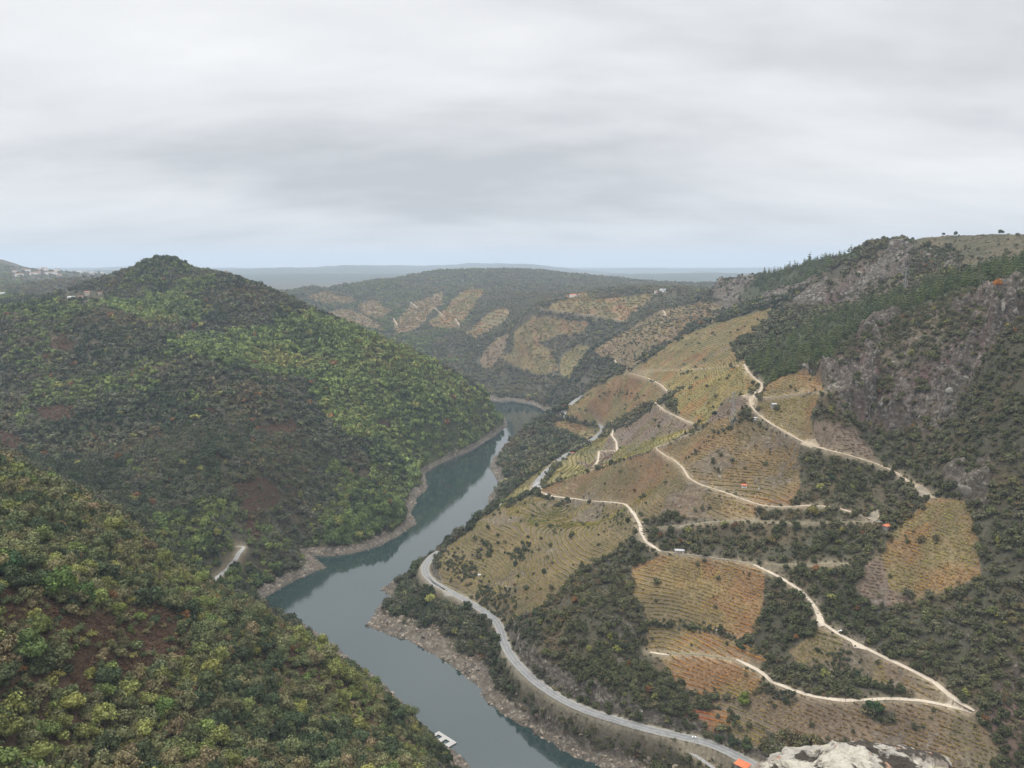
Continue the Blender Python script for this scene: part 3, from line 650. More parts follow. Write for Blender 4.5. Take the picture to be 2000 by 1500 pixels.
for k, (lb, lo, hi, pal, full, p) in enumerate(VINE):
    m = PI == k
    if not m.any(): continue
    soil = C3(.15, .112, .082) if pal in ('purple', 'brown') else C3(.145, .10, .062)
    f = full * (.27 if lo < 900 else .55)
    t = vine_tint(pal, X[m], Y[m]); G[m] = soil * (1 - f) + t * f
    G[m] = G[m] * (1 + fbm(X[m], Y[m], 25, 3, 51)[:, None] * .25)
# verges, cuttings and banks along the roads
w = ((1 - sstep(3.5, 9, DT)) * (DT < 9))[..., None] * .55 * (CL != 3)[..., None]; G = G * (1 - w) + C3(.27, .22, .15) * w
w = ((1 - sstep(5, 13, DR)) * (DR < 13))[..., None] * .7; G = G * (1 - w) + C3(.23, .20, .15) * w
shc = np.clip(sh * 1.3, 0, 1)[..., None] * (SD > -12)[..., None]
band = (.5 + .5 * fbm(X, Y, 20, 4, 61))[..., None]
G = G * (1 - shc) + (C3(.165, .14, .105) * (.4 + .9 * band)) * shc
G = np.where(((SD < 0) & (SD > -40))[..., None], C3(.12, .10, .08), G)
G = np.where((RR > 9000)[..., None], C3(.05, .065, .05), G)
scree = np.where((SD > 0) & (ZF < 17), .6 * shc[..., 0], 0)
steep = np.hypot(np.gradient(ZF, axis=0) / np.gradient(RR, axis=0), np.gradient(ZF, axis=1) / (np.gradient(TT, axis=1) * RR + 1e-6))
rock_at = rockm * np.maximum(OUT * .95, sstep(.9, 1.4, steep)) * sstep(-.75, -.1, fbm(X, Y, 14, 3, 87))
rock_at = np.maximum(rock_at, np.where((DR < 32) & (DR > 4.5) & (ZF > HR) & (CL != 1), sstep(.75, 1.2, steep) * .85, 0))
rock_at = np.maximum(rock_at, scree); rock_at *= (DT > 2.5)
# grey outcrops showing through the thinner vineyards and the scrub
oc = sstep(.24, .44, fbm(X, Y, 48, 4, 81) + .25 * fbm(X, Y, 7, 2, 82)) * np.where(CL == 1, .45, np.where((CL == 0) & (X > 0) & (DP < 1300), .35, 0)) * (RR < 1500)
oc *= np.isin(PI, [k for k, q in enumerate(VINE) if q[3] in ('olive', 'rust', 'orange', 'brown', 'purple')]) | (CL == 0)
rock_at = np.maximum(rock_at, oc)
vat = np.where(CL == 1, 1.0, 0) * sstep(3, 5, DT) * (1 - oc)
idx = np.arange(NR * NT).reshape(NR, NT)
quads = np.stack([idx[:-1, :-1], idx[:-1, 1:], idx[1:, 1:], idx[1:, :-1]], -1).reshape(-1, 4)
me = raw_mesh('hills', np.stack([X, Y, ZF], -1).reshape(-1, 3), quads, ground_mat(), True,
              {'ground': G.reshape(-1, 3), 'rock': rock_at.ravel(), 'vine': vat.ravel()})
hills = tag(link('hills', me), 'steep canyon hillsides of scrub, vineyard terraces and crags', None, None, 'structure')
print('hills', time.time() - T0)

# ------------------------------------------------------------------ water
def water():
    m, nt, b, N, L = newmat('reservoir_water')
    b.inputs['Base Color'].default_value = (.020, .036, .035, 1); b.inputs['Roughness'].default_value = .045; b.inputs['IOR'].default_value = 2.1
    geo = N('ShaderNodeNewGeometry'); mp = N('ShaderNodeMapping'); mp.inputs['Scale'].default_value = (.9, .5, 1); mp.inputs['Rotation'].default_value = (0, 0, .5); L(geo.outputs['Position'], mp.inputs[0])
    n = N('ShaderNodeTexNoise'); n.inputs['Scale'].default_value = .35; n.inputs['Detail'].default_value = 4; L(mp.outputs[0], n.inputs['Vector'])
    n2 = N('ShaderNodeTexNoise'); n2.inputs['Scale'].default_value = .008; n2.inputs['Detail'].default_value = 3; L(mp.outputs[0], n2.inputs['Vector'])
    mr = N('ShaderNodeMapRange'); mr.inputs[1].default_value = .35; mr.inputs[2].default_value = .65; mr.inputs[3].default_value = .02; mr.inputs[4].default_value = .08; L(n2.outputs['Fac'], mr.inputs[0])
    bp = N('ShaderNodeBump'); bp.inputs['Distance'].default_value = 1.0; L(mr.outputs[0], bp.inputs['Strength']); L(n.outputs['Fac'], bp.inputs['Height']); L(bp.outputs[0], b.inputs['Normal'])
    me = raw_mesh('river', [(-2500, -400, 0), (1500, -400, 0), (1500, 3200, 0), (-2500, 3200, 0)], [(0, 1, 2, 3)], m)
    tag(link('river', me), 'calm dark green river winding through the canyon', None, None, 'structure')
water()

# ------------------------------------------------------------------ roads as ribbons on their cut benches
def ribbon(name, line, wl, wr, lift, mat, label=None, kind='structure', parent=None):
    p = np.array(line); t = np.gradient(p[:, :2], axis=0); t /= np.maximum(np.hypot(t[:, 0], t[:, 1])[:, None], 1e-6)
    k = 2; t = np.stack([np.convolve(np.pad(t[:, i], k, 'edge'), np.ones(2 * k + 1) / (2 * k + 1), 'valid') for i in (0, 1)], 1)
    nrm = np.stack([-t[:, 1], t[:, 0]], 1); n = len(p)
    wl = np.broadcast_to(wl, (n,)); wr = np.broadcast_to(wr, (n,))
    a = np.c_[p[:, :2] + nrm * wl[:, None], p[:, 2] + lift]; b = np.c_[p[:, :2] - nrm * wr[:, None], p[:, 2] + lift]
    i = np.arange(n - 1); top = np.stack([i, i + n, i + n + 1, i + 1], 1)
    v = np.r_[a, b]
    if lift > .05 and lift < .15: pass
    me = raw_mesh(name, v, top, mat); o = link(name, me, parent)
    if label: tag(o, label, None, None, kind)
    return o
M_ASPH = plain('asphalt', (.19, .19, .185), .9, 0, .22, .25); M_LINE = plain('road_paint', (.5, .5, .48), .7, 0, .15, .8)
M_GRAV = plain('gravel_verge', (.25, .235, .20), .95, 0, .3, .4)
TM = {'pale': plain('pale_gravel', (.48, .41, .32), .95, 0, .14, .15), 'tan': plain('tan_earth', (.40, .325, .235), .95, 0, .25, .15), 'dull': plain('grey_track', (.25, .215, .16), .95, 0, .25, .2),
      'grass': plain('grassy_track', (.20, .185, .115), .95, 0, .3, .2), 'grey': plain('old_asphalt', (.30, .295, .285), .9, 0, .15, .2)}
ribbon('road_verge', main_road, 5.0, 6.2, -.10, M_GRAV, 'gravel verge along the riverside road')
ribbon('asphalt_road', main_road, 3.7, 3.7, -.02, M_ASPH, 'grey two lane road curving above the right river bank')
p_ = main_road
def offset(line, d):
    p = np.array(line); t = np.gradient(p[:, :2], axis=0); t /= np.hypot(t[:, 0], t[:, 1])[:, None]; q = p.copy(); q[:, 0] += -t[:, 1] * d; q[:, 1] += t[:, 0] * d; return q
for d in (-3.35, 3.35): ribbon('edge_line', offset(main_road, d), .10, .10, .0, M_LINE, 'white edge line painted along the asphalt road')
ribbon('centre_line', main_road, .09, .09, .0, M_LINE, 'white centre line of the asphalt road')
for (nm, w, kd, px), p in zip(TRACKS, tracks_w):
    n = len(p); ww = w * .44 * (1 + .22 * vnoise(np.arange(n) * .21, np.full(n, w * 3.3), 5)) * np.minimum(1, .55 + np.minimum(np.arange(n), np.arange(n)[::-1]) * .15)
    ribbon(nm, p, ww, ww, -.05, TM[kd], {'pale': 'pale freshly graded dirt track', 'tan': 'tan dirt track', 'dull': 'dull worn dirt track', 'grass': 'grassy overgrown track', 'grey': 'grey asphalt lane'}[kd] + ' cut into the slope')
# gravel turning places
def patch(px, mat, lab, t0=100):
    c = [cast(ZF, u, v) for u, v in px]; c = [q for q in c if q]
    c = np.array(c); cen = c.mean(0); v = [cen] + list(c); 
    # densify and lay on the ground
    pts = []; n = len(c); rings = 5
    V = []; Fc = []
    m = n * 4
    rim = np.array([c[i] * (1 - k / 4) + c[(i + 1) % n] * (k / 4) for i in range(n) for k in range(4)])
    V.append((cen[0], cen[1]))
    for r in range(1, rings + 1):
        for q in rim: V.append((cen[0] + (q[0] - cen[0]) * r / rings, cen[1] + (q[1] - cen[1]) * r / rings))
    V = np.array(V); z = H(V[:, 0], V[:, 1]) + .30
    for j in range(m): Fc.append((0, 1 + j, 1 + (j + 1) % m))
    for r in range(rings - 1):
        for j in range(m): a = 1 + r * m; Fc.append((a + j, a + m + j, a + m + (j + 1) % m, a + (j + 1) % m))
    tag(link('gravel_patch', raw_mesh('gravel_patch', np.c_[V, z], Fc, mat)), lab, None, None, 'structure')
patch([(1848,1348),(1868,1365),(1880,1372),(1905,1392),(1870,1385),(1845,1375)], TM['pale'], 'pale gravel turning place at the sharp hairpin')
patch([(1562,868),(1575,858),(1592,857),(1602,872),(1585,876)], TM['tan'], 'bare earth cutting beside the upper track')
patch([(1790,950),(1800,948),(1826,972),(1818,980),(1795,975)], TM['dull'], 'grey scree fan at the end of the upper track')
patch([(1690,1010),(1702,1000),(1722,993),(1712,1015),(1706,1032),(1696,1040)], TM['dull'], 'grey gravel clearing beside the orange roofed hut')
patch([(1590,1216),(1600,1205),(1608,1205),(1612,1224),(1600,1226)], TM['pale'], 'pale gravel widening at the bend of the track')
patch([(1463,770),(1478,766),(1480,782),(1470,792),(1462,786)], TM['tan'], 'trampled earth where the upper tracks meet')
patch([(1098,800),(1108,800),(1104,817),(1088,818)], TM['grey'], 'paved lay-by at the far road bend')
patch([(1037,965),(1040,950),(1050,940),(1058,945),(1050,962)], TM['grey'], 'paved lay-by at the near side of the road')
patch([(875,1152),(838,1135),(826,1120),(846,1138),(880,1157),(885,1166),(868,1166)], M_GRAV, 'gravel lay-by on the outside of the road bend')
patch([(1690,1270),(1668,1266),(1660,1252),(1675,1258),(1695,1268)], TM['pale'], 'pale roadside widening')
# ------------------------------------------------------------------ plant shapes (crown about 1 m across, scaled per plant)
def ico(sub):
    import bmesh
    bm = bmesh.new(); bmesh.ops.create_icosphere(bm, subdivisions=sub, radius=1); v = np.array([p.co[:] for p in bm.verts]); f = np.array([[q.index for q in p.verts] for p in bm.faces]); bm.free(); return v, f
ICO1, ICO2, ICO3 = ico(1), ico(2), ico(3)
def lobes(n, R, flat, r):
    """centres and radii of the clumps that make up an uneven crown"""
    out = []
    for k in range(n):
        a = r.uniform(0, 6.283); e = r.uniform(-.2, 1) ; d = R * r.uniform(.3, 1) ** .5
        out.append((math.cos(a) * d * math.cos(e), math.sin(a) * d * math.cos(e), (.5 + .42 * math.sin(e)) * flat + r.uniform(-.05, .08), r.uniform(.17, .30)))
    return np.array(out)
def leaf_quads(P, Nn, size, r):
    n = len(P); up = r.normal(size=(n, 3)); a = np.cross(Nn, up); a /= np.linalg.norm(a, axis=1)[:, None] + 1e-9; b = np.cross(Nn, a)
    s = size * r.uniform(.55, 1.35, n)[:, None]; k = r.uniform(.6, 1.2, n)[:, None]
    v = np.stack([P - a * s - b * s * k * .7, P + a * s * .9 - b * s * k, P + a * s + b * s * k * .8, P - a * s * .8 + b * s * k], 1)
    return v.reshape(-1, 3)
def crown_mesh(name, seed, nl, nleaf, leaf, flat=.85, open_=0.0, core=True, cone=False, mat=None):
    r = np.random.default_rng(seed); V = []; Fq = []; Ft = []; var = []
    if cone:
        L = []
        for k in range(nl):
            h = (k + .5) / nl; rad = .42 * (1 - h) ** .8 + .04
            for a in range(max(2, int(5 * (1 - h)) + 1)):
                t = r.uniform(0, 6.283); L.append((math.cos(t) * rad * .6, math.sin(t) * rad * .6, .25 + h * 1.9, rad * .55 + .05))
        L = np.array(L)
    else:
        L = lobes(nl, .36, flat, r)
    nv = 0
    if core:
        sv, sf = ICO1
        for x, y, z, R in L:
            v = sv * R * (.72 if open_ < .2 else .45) * r.uniform(.8, 1.1, (len(sv), 1)) + (x, y, z); V.append(v); Ft.append(sf + nv); nv += len(v)
            sh = r.uniform(.8, 1.0); var.append(np.full(len(v), sh))
    w = L[:, 3] ** 2; pick = r.choice(len(L), nleaf, p=w / w.sum()); d = r.normal(size=(nleaf, 3)); d[:, 2] = np.abs(d[:, 2]) * .9 - .25 * r.random(nleaf); d /= np.linalg.norm(d, axis=1)[:, None]
    P = L[pick, :3] + d * L[pick, 3:4] * r.uniform(.82 - open_, 1.12 + open_ * .3, nleaf)[:, None]
    Nn = d * 1.0 + r.normal(size=(nleaf, 3)) * .55; Nn /= np.linalg.norm(Nn, axis=1)[:, None]
    lv = leaf_quads(P, Nn, leaf, r); lob = r.uniform(.8, 1.2, len(L)); vv = lob[pick] * r.uniform(.65, 1.35, nleaf)
    q = np.arange(len(lv)).reshape(-1, 4) + nv; V.append(lv); var.append(np.repeat(vv, 4))
    v = np.concatenate(V); faces = [tuple(t) for f in Ft for t in f] + [tuple(t) for t in q]
    var = np.concatenate(var); c = np.stack([var, var, var * .96], 1)
    return raw_mesh(name, v, faces, mat, False, {'var': c})
def trunk_mesh(name, seed, h=.62, mat=None):
    r = np.random.default_rng(seed); b = MB()
    def limb(a, c, r0, r1):
        a, c = Vector(a), Vector(c); q = (c - a).to_track_quat('Z', 'Y'); v = []
        for p, rad in ((a, r0), (c, r1)):
            for k in range(6): v.append(p + q @ Vector((math.cos(k * 1.047) * rad, math.sin(k * 1.047) * rad, 0)))
        b.add(v, [(k, (k + 1) % 6, 6 + (k + 1) % 6, 6 + k) for k in range(6)] + [tuple(range(6))[::-1], tuple(range(6, 12))])
    top = (r.uniform(-.03, .03), r.uniform(-.03, .03), h * .55)
    limb((0, 0, -.12), top, .035, .024)
    for k in range(5):
        a = k * 1.257 + r.uniform(-.3, .3); limb(top, (math.cos(a) * .27, math.sin(a) * .27, h + r.uniform(-.1, .2)), .018, .007)
    return raw_mesh(name, b.v, b.f, mat)
# far / middle-distance variants, used by the woods
def variants(prefix, specs): return [bpy.data.objects.new(prefix, crown_mesh(prefix, *s[:1], mat=M_INST, **s[1])) for s in specs]
MID = variants('wood_tree_form', [(i, dict(nl=7 + i, nleaf=210, leaf=.055, flat=.8 + .05 * (i % 3))) for i in range(5)])
TWIG = variants('twiggy_tree_form', [(20 + i, dict(nl=7, nleaf=150, leaf=.045, flat=.85, open_=.35)) for i in range(2)])
LOW = variants('far_tree_form', [(40 + i, dict(nl=4 + i, nleaf=36, leaf=.11, flat=.75)) for i in range(3)])
PINEF = variants('pine_form', [(60 + i, dict(nl=6, nleaf=150, leaf=.05, cone=True)) for i in range(3)])
VINEF = variants('vine_form', [(80 + i, dict(nl=4, nleaf=26, leaf=.16, flat=.6, core=False)) for i in range(3)])
FERN = variants('fern_form', [(90 + i, dict(nl=5, nleaf=40, leaf=.10, flat=.35, core=False)) for i in range(2)])
def rock_form(seed, mat):
    r = np.random.default_rng(seed); v, f = ICO2; v = v.copy()
    v *= (r.uniform(.6, 1.1, 3))
    for _ in range(9):                                             # cut flat faces
        n = r.normal(size=3); n /= np.linalg.norm(n); d = v @ n; lim = r.uniform(.35, .75); over = d > lim; v[over] -= (d[over] - lim)[:, None] * n
    return bpy.data.objects.new('boulder_form', raw_mesh('boulder_form', v * .5, f, mat))
def rockmat():
    m, nt, b, N, L = newmat('grey_rock')
    a = N('ShaderNodeAttribute'); a.attribute_type = 'INSTANCER'; a.attribute_name = 'tint'
    g = N('ShaderNodeNewGeometry'); n = N('ShaderNodeTexNoise'); n.inputs['Scale'].default_value = .9; n.inputs['Detail'].default_value = 5; n.inputs['Roughness'].default_value = .7; L(g.outputs['Position'], n.inputs['Vector'])
    mr = N('ShaderNodeMapRange'); mr.inputs[1].default_value = .35; mr.inputs[2].default_value = .65; mr.inputs[3].default_value = .45; mr.inputs[4].default_value = 1.35; L(n.outputs['Fac'], mr.inputs[0])
    mx = N('ShaderNodeMix'); mx.data_type = 'RGBA'; mx.blend_type = 'MULTIPLY'; mx.inputs[0].default_value = 1; L(a.outputs['Color'], mx.inputs[6]); L(mr.outputs[0], mx.inputs[7]); L(mx.outputs[2], b.inputs['Base Color']); b.inputs['Roughness'].default_value = .95
    return m
M_ROCK = rockmat(); ROCKF = [rock_form(100 + i, M_ROCK) for i in range(4)]

GN = {}
def gn_tree(key, forms):
    if key in GN: return GN[key]
    g = bpy.data.node_groups.new('scatter_' + key, 'GeometryNodeTree')
    g.interface.new_socket('Geometry', in_out='INPUT', socket_type='NodeSocketGeometry'); g.interface.new_socket('Geometry', in_out='OUTPUT', socket_type='NodeSocketGeometry')
    N, L = g.nodes.new, g.links.new; gi, go = N('NodeGroupInput'), N('NodeGroupOutput')
    j = N('GeometryNodeGeometryToInstance')
    for o in forms[::-1]:
        oi = N('GeometryNodeObjectInfo'); oi.inputs['Object'].default_value = o; oi.inputs['As Instance'].default_value = True; oi.transform_space = 'ORIGINAL'; L(oi.outputs['Geometry'], j.inputs[0])
    def attr(nm, ty):
        a = N('GeometryNodeInputNamedAttribute'); a.data_type = ty; a.inputs['Name'].default_value = nm; return a.outputs[0]
    # a plain join keeps each form as its own instance to pick from
    jn = N('GeometryNodeJoinGeometry')
    for l in list(j.inputs[0].links): src = l.from_socket; g.links.remove(l); L(src, jn.inputs[0])
    g.nodes.remove(j)
    ip = N('GeometryNodeInstanceOnPoints'); L(gi.outputs[0], ip.inputs['Points']); L(jn.outputs[0], ip.inputs['Instance']); ip.inputs['Pick Instance'].default_value = True
    L(attr('pick', 'INT'), ip.inputs['Instance Index']); L(attr('rot', 'FLOAT_VECTOR'), ip.inputs['Rotation']); L(attr('scl', 'FLOAT_VECTOR'), ip.inputs['Scale'])
    L(ip.outputs[0], go.inputs[0]); GN[key] = g; return g
NINST = 0
def scatter(name, label, key, forms, P, scl, rot, tint, pick=None, kind='stuff'):
    global NINST
    n = len(P)
    if n == 0: return None
    NINST += n
    me = bpy.data.meshes.new(name); me.vertices.add(n); me.vertices.foreach_set('co', np.asarray(P, np.float32).ravel())
    me.attributes.new('scl', 'FLOAT_VECTOR', 'POINT').data.foreach_set('vector', np.asarray(scl, np.float32).ravel())
    me.attributes.new('rot', 'FLOAT_VECTOR', 'POINT').data.foreach_set('vector', np.asarray(rot, np.float32).ravel())
    me.attributes.new('tint', 'FLOAT_COLOR', 'POINT').data.foreach_set('color', np.c_[tint, np.ones(n)].astype(np.float32).ravel())
    pk = rng.integers(0, len(forms), n) if pick is None else pick
    me.attributes.new('pick', 'INT', 'POINT').data.foreach_set('value', pk.astype(np.int32))
    o = link(name, me); md = o.modifiers.new('scatter', 'NODES'); md.node_group = gn_tree(key, forms)
    return tag(o, label, None, None, kind)

# ------------------------------------------------------------------ where plants stand
def strata(r0, r1, lam_max, a0=-39, a1=39):
    a0, a1 = math.radians(a0), math.radians(a1); area = (r1 * r1 - r0 * r0) / 2 * (a1 - a0); n = int(area * lam_max)
    r = np.sqrt(rng.uniform(r0 * r0, r1 * r1, n)); a = rng.uniform(a0, a1, n); return r * np.sin(a), r * np.cos(a)
def at_grid(Zg, x, y):
    r = np.hypot(x, y); a = np.arctan2(x, y); i = np.clip(np.searchsorted(rr, r), 0, NR - 1); j = np.clip(np.searchsorted(th, a), 0, NT - 1); return Zg[i, j]
def mixcol(cols, t):
    c = np.array(cols); t = np.clip(t, 0, .9999) * (len(c) - 1); i = t.astype(int); f = (t - i)[:, None]; return c[i] * (1 - f) + c[i + 1] * f
SCRUB = [(.034,.048,.022), (.055,.068,.032), (.080,.085,.048), (.098,.095,.068), (.078,.095,.036), (.105,.085,.048)]
LEAFY = [(.064,.092,.034), (.095,.135,.042), (.138,.182,.050), (.175,.212,.060), (.125,.16,.05), (.215,.205,.065)]
MIXED = [(.046,.064,.030), (.086,.102,.044), (.11,.125,.055), (.14,.125,.065), (.12,.13,.058), (.175,.13,.075), (.11,.155,.042), (.17,.18,.055)]
PINES = [(.048,.066,.026), (.070,.098,.030), (.098,.130,.036), (.11,.11,.05)]
def plants(r0, r1, s0, lam):
    """candidate plants between two radii: position, class, size and tint"""
    x, y = strata(r0, r1, lam); z = H(x, y)
    ok = seen(x, y, z) & (at_grid(SD, x, y) > 9) & (z > 6.3 + 3.5 * fbm(x, y, 30, 3, 8) + 2.2 * rng.random(len(x))) & (at_grid(DR, x, y) > np.where((y > 820) & (y < 1010) & (x < 0), 11, 7.5)) & (at_grid(DT, x, y) > 4.2) & (at_grid(DL, x, y) > np.where(y > 900, 10, 6)) & ((x + 74) ** 2 + (y - 622) ** 2 > 13 ** 2)
    x, y, z = x[ok], y[ok], z[ok]; c = at_grid(CL, x, y); rs = at_grid(rock_at, x, y)
    dn = vnoise(x / 23, y / 23, 91) * .5 + vnoise(x / 7, y / 7, 92) * .5; big = fbm(x, y, 160, 3, 93)
    keep = rng.random(len(x)); left = (x < -60) & (y < 760); nearbank = (z < 42) & (x > -160) & (y < 1000) & (x > -150)
    p = np.select([c == 0, c == 1, c == 2, c == 3, c == 4, c == 5, c == 6, c == 7], [np.where(x > 30, np.where(dn + .35 * big > -.30, 1.0, .22), np.where(dn > -.62, 1.0, .25)), np.where(y > 1900, .28, .03), .20, .22, 1.0, np.where(fbm(x, y, 60, 3, 90) > -.08, .62, .14), .03, 0.0])
    p = np.where((rs > .5) & (c != 2), p * .3, p); uu_, vv_, _d = project(x, y, z); p = np.where((uu_ < 212) & (uu_ > 20) & (vv_ > 515) & (vv_ < 548) & (_d > 2500), p * .12, p); p = np.where((uu_ > 125) & (uu_ < 205) & (vv_ > 568) & (vv_ < 596), p * .12, p)
    p = np.where((c == 3) & (y > 700), .42, p); p = np.where(c == 2, np.where(rs < .4, .8, .10), p)
    ok = keep < p; x, y, z, c, dn, big, left = x[ok], y[ok], z[ok], c[ok], dn[ok], big[ok], left[ok]
    n = len(x); u = rng.random(n)
    size = s0 * (.5 + 1.0 * rng.random(n) ** 2.2); size = np.where(c == 4, size * 1.12, size); size = np.where(np.isin(c, (1, 6)), size * .5, np.where(c == 2, size * .62, np.where(c == 3, size * .45, size))); size = np.where((x > 0) & (c == 0) & (r1 < 1500), size * .66, size)
    t = np.clip(.5 + fbm(x, y, 70, 3, 94) * 1.0 + (u - .5) * .75, 0, 1)
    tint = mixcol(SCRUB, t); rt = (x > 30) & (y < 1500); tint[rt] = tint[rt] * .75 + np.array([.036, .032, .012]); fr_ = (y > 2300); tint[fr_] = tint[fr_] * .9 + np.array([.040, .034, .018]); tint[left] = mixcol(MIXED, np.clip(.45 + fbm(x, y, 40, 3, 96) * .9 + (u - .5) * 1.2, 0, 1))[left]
    m = c == 4; tint[m] = mixcol(LEAFY, np.clip(.5 + fbm(x, y, 90, 3, 95) * .85 + (u - .5) * .7, 0, 1))[m]
    m = (c == 0) & ~left & (x < -160) & (fbm(x, y, 180, 3, 97) > .12) & (u > .35); tint[m] = mixcol(LEAFY, np.clip(t * .8, 0, 1))[m] * .8
    odd = rng.random(n); m = (odd < .007) & (c != 5); tint[m] = (.17, .085, .035); m = (odd > .985) & (c != 5); tint[m] = (.19, .19, .055)
    tint *= rng.uniform(.85, 1.38, (n, 1))
    return x, y, z, c, size, tint, u
def put(name, label, key, forms, x, y, z, size, tint, hz=1.0, sink=.18):
    n = len(x); rot = np.c_[rng.uniform(-.12, .12, (n, 2)), rng.uniform(0, 6.283, n)]
    scl = np.c_[size * rng.uniform(.85, 1.15, n), size * rng.uniform(.85, 1.15, n), size * hz * rng.uniform(.8, 1.15, n)]
    return scatter(name, label, key, forms, np.c_[x, y, z - size * sink], scl, rot, tint)
LHILL = lambda x, y: (x < -10 + 0.0 * y) 
BANDS = [(150, 640, 8.2, 1 / 8.), (640, 1250, 9.4, 1 / 16.), (1250, 2300, 11., 1 / 35.), (2300, 3600, 11., 1 / 70.), (3600, 6400, 14., 1 / 150.)]
SINGLES = []
for bi, (r0, r1, s0, lam) in enumerate(BANDS):
    x, y, z, c, size, tint, u = plants(r0, r1, s0, lam)
    if bi == 0:
        # left hill beside the camera: mature trees of very different size
        left = (x < 20) & (y < 700); size = np.where(left, 3.4 + 8.6 * rng.random(len(x)) ** 2.2, size)
        d = np.sqrt(x * x + y * y + (z - CAMZ) ** 2); uu, vv, dp = project(x, y, z)
        inview = (uu > -20) & (uu < 2020) & (vv < 1530) & left & (c != 3) & ((z + size - CAMZ) / np.hypot(x, y) > lookup(RUN, x, y) - .004)
        rank = np.where(inview, size / d, 0); ids = np.argsort(-rank)[:296]
        # keep the biggest ones apart from one another
        chosen = []
        for i in np.argsort(-rank)[:1500]:
            if all((x[i] - x[j]) ** 2 + (y[i] - y[j]) ** 2 > (.36 * (size[i] + size[j])) ** 2 for j in chosen): chosen.append(i)
            if len(chosen) == 290: break
        chosen = np.array(chosen); SINGLES = [(x[i], y[i], z[i], size[i], tint[i], c[i]) for i in chosen]
        drop = np.zeros(len(x), bool); drop[chosen] = True
        for i in chosen: drop |= ((x - x[i]) ** 2 + (y - y[i]) ** 2 < (.30 * size[i]) ** 2)
        x, y, z, c, size, tint, u, left = (q[~drop] for q in (x, y, z, c, size, tint, u, left))
        # low trees between the large ones
        size = np.where(left, np.minimum(size, 7.0), size)
    g = c == 4; p = c == 5; o = ~(g | p)
    far = bi >= 2; forms = LOW if far else MID; key = 'low' if far else 'mid'
    tw = o & (u > .82) & (not far)
    left = x < -30
    nm = {0: ('near trees and bushes of the left bank', 'bushes on the near right bank'), 1: ('dark evergreen scrub on the slopes across the water', 'dark bushy belts between the vineyards'),
          2: ('scrub on the upper slopes of the domed hill', 'scrub on the far right slopes'), 3: ('hazy scrub left of the hidden bend', 'hazy scrub on the far canyon side'), 4: ('distant woods on the plateau to the left', 'distant woods on the blue ridge')}[bi]
    for side, lab in ((left, nm[0]), (~left, nm[1])):
        m = o & side & ~tw; put('scrub', lab, key, forms, x[m], y[m], z[m], size[m], tint[m], 1.15)
    if tw.any(): put('scrub', 'pale leafless bushes among the ' + nm[0], 'twig', TWIG, x[tw], y[tw], z[tw], size[tw], tint[tw] * np.array([1.25, 1.1, 1.1]))
    if g.any(): put('woodland', ['', 'bright green autumn wood on the lower flank of the domed hill', 'green wood on the upper flank of the domed hill', 'green wood behind the domed hill', ''][bi] or 'green wood', key, forms, x[g], y[g], z[g], size[g], tint[g], 1.25)
    if p.any(): put('pine_wood', 'dark green pine wood ' + ['', 'on the lower side below the crags', 'high under the crags and ridge', 'far off', 'far off'][bi], 'pine', PINEF, x[p], y[p], z[p], size[p] * .8 * rng.uniform(.6, 1.25, p.sum()), mixcol(PINES, rng.random(p.sum())), 0.9, .1)
# hedges and scrub-filled gullies between the plots
def hedge(px, wd, s0, den, label):
    L_ = []
    for (u0, v0), (u1, v1) in zip(px[:-1], px[1:]):
        m_ = max(2, int(math.hypot(u1 - u0, v1 - v0) / 4))
        L_ += [q for q in (cast(Z0, u0 + (u1 - u0) * k / m_, v0 + (v1 - v0) * k / m_) for k in range(m_)) if q]
    L_ = np.array(L_); n = int(len(L_) * den); q = L_[rng.integers(0, len(L_), n)]; x = q[:, 0] + rng.normal(size=n) * wd; y = q[:, 1] + rng.normal(size=n) * wd * 1.5; ok = (at_grid(DT, x, y) > 3.5) & (at_grid(DR, x, y) > 6); x, y = x[ok], y[ok]
    put('hedge', label, 'mid', MID, x, y, H(x, y), s0 * rng.uniform(.5, 1.2, len(x)), mixcol(SCRUB, rng.random(len(x))))
for px, wd, s0, den, lab in [([(1345,896),(1390,850),(1430,832),(1466,793)],2,4,1.6,'dark hedge line running up to the tall pylon'), ([(1062,925),(1100,893),(1140,870),(1180,848),(1230,825),(1280,790),(1305,775),(1335,752)],5,6,4,'scrub filled gully beside the far road bend'),
    ([(1170,770),(1215,768),(1240,775),(1262,787)],2,5,2,'thin hedge across the striped vineyard'), ([(1330,665),(1350,640),(1400,612),(1420,606)],5,8,2.5,'scrub strip above the long vineyard'), ([(1290,600),(1340,600),(1390,590)],3,7,1.2,'far hedge on the brown vineyard'),
    ([(1265,1209),(1330,1216),(1400,1228),(1440,1244),(1500,1275)],1.5,3,2,'low hedge between the orange plots'), ([(1425,1378),(1437,1395),(1420,1428)],1.5,4,2,'hedge between the red and orange plots'), ([(1325,720),(1345,727),(1370,715)],3,6,2,'bush clump on the upper strip'),
    ([(940,1075),(960,1068)],6,5,6,'bushes on the spur'), ([(1010,1080),(1025,1060)],7,5,6,'second bush clump on the spur'), ([(1160,1005),(1200,1010),(1230,1015)],6,3,3,'low scrub under the pale track'), ([(1085,987),(1115,985)],3,4,3,'scrub just under the pale track'),
    ([(875,1085),(890,1105),(930,1120)],6,4,8,'scrub over the road bend'), ([(930,1160),(990,1190),(1010,1195)],6,4,9,'scrub between the spur vineyard and the road'), ([(1545,1300),(1600,1318),(1660,1340)],2,3,2,'scrub line inside the hairpin'), ([(1600,1285),(1670,1300)],6,3,5,'grey scrub inside the hairpin'), ([(1500,1352),(1560,1365)],2,4,3,'scrub beside the lower arm of the hairpin')]:
    hedge(px, wd, s0, den, lab)
print('woods', NINST, time.time() - T0)
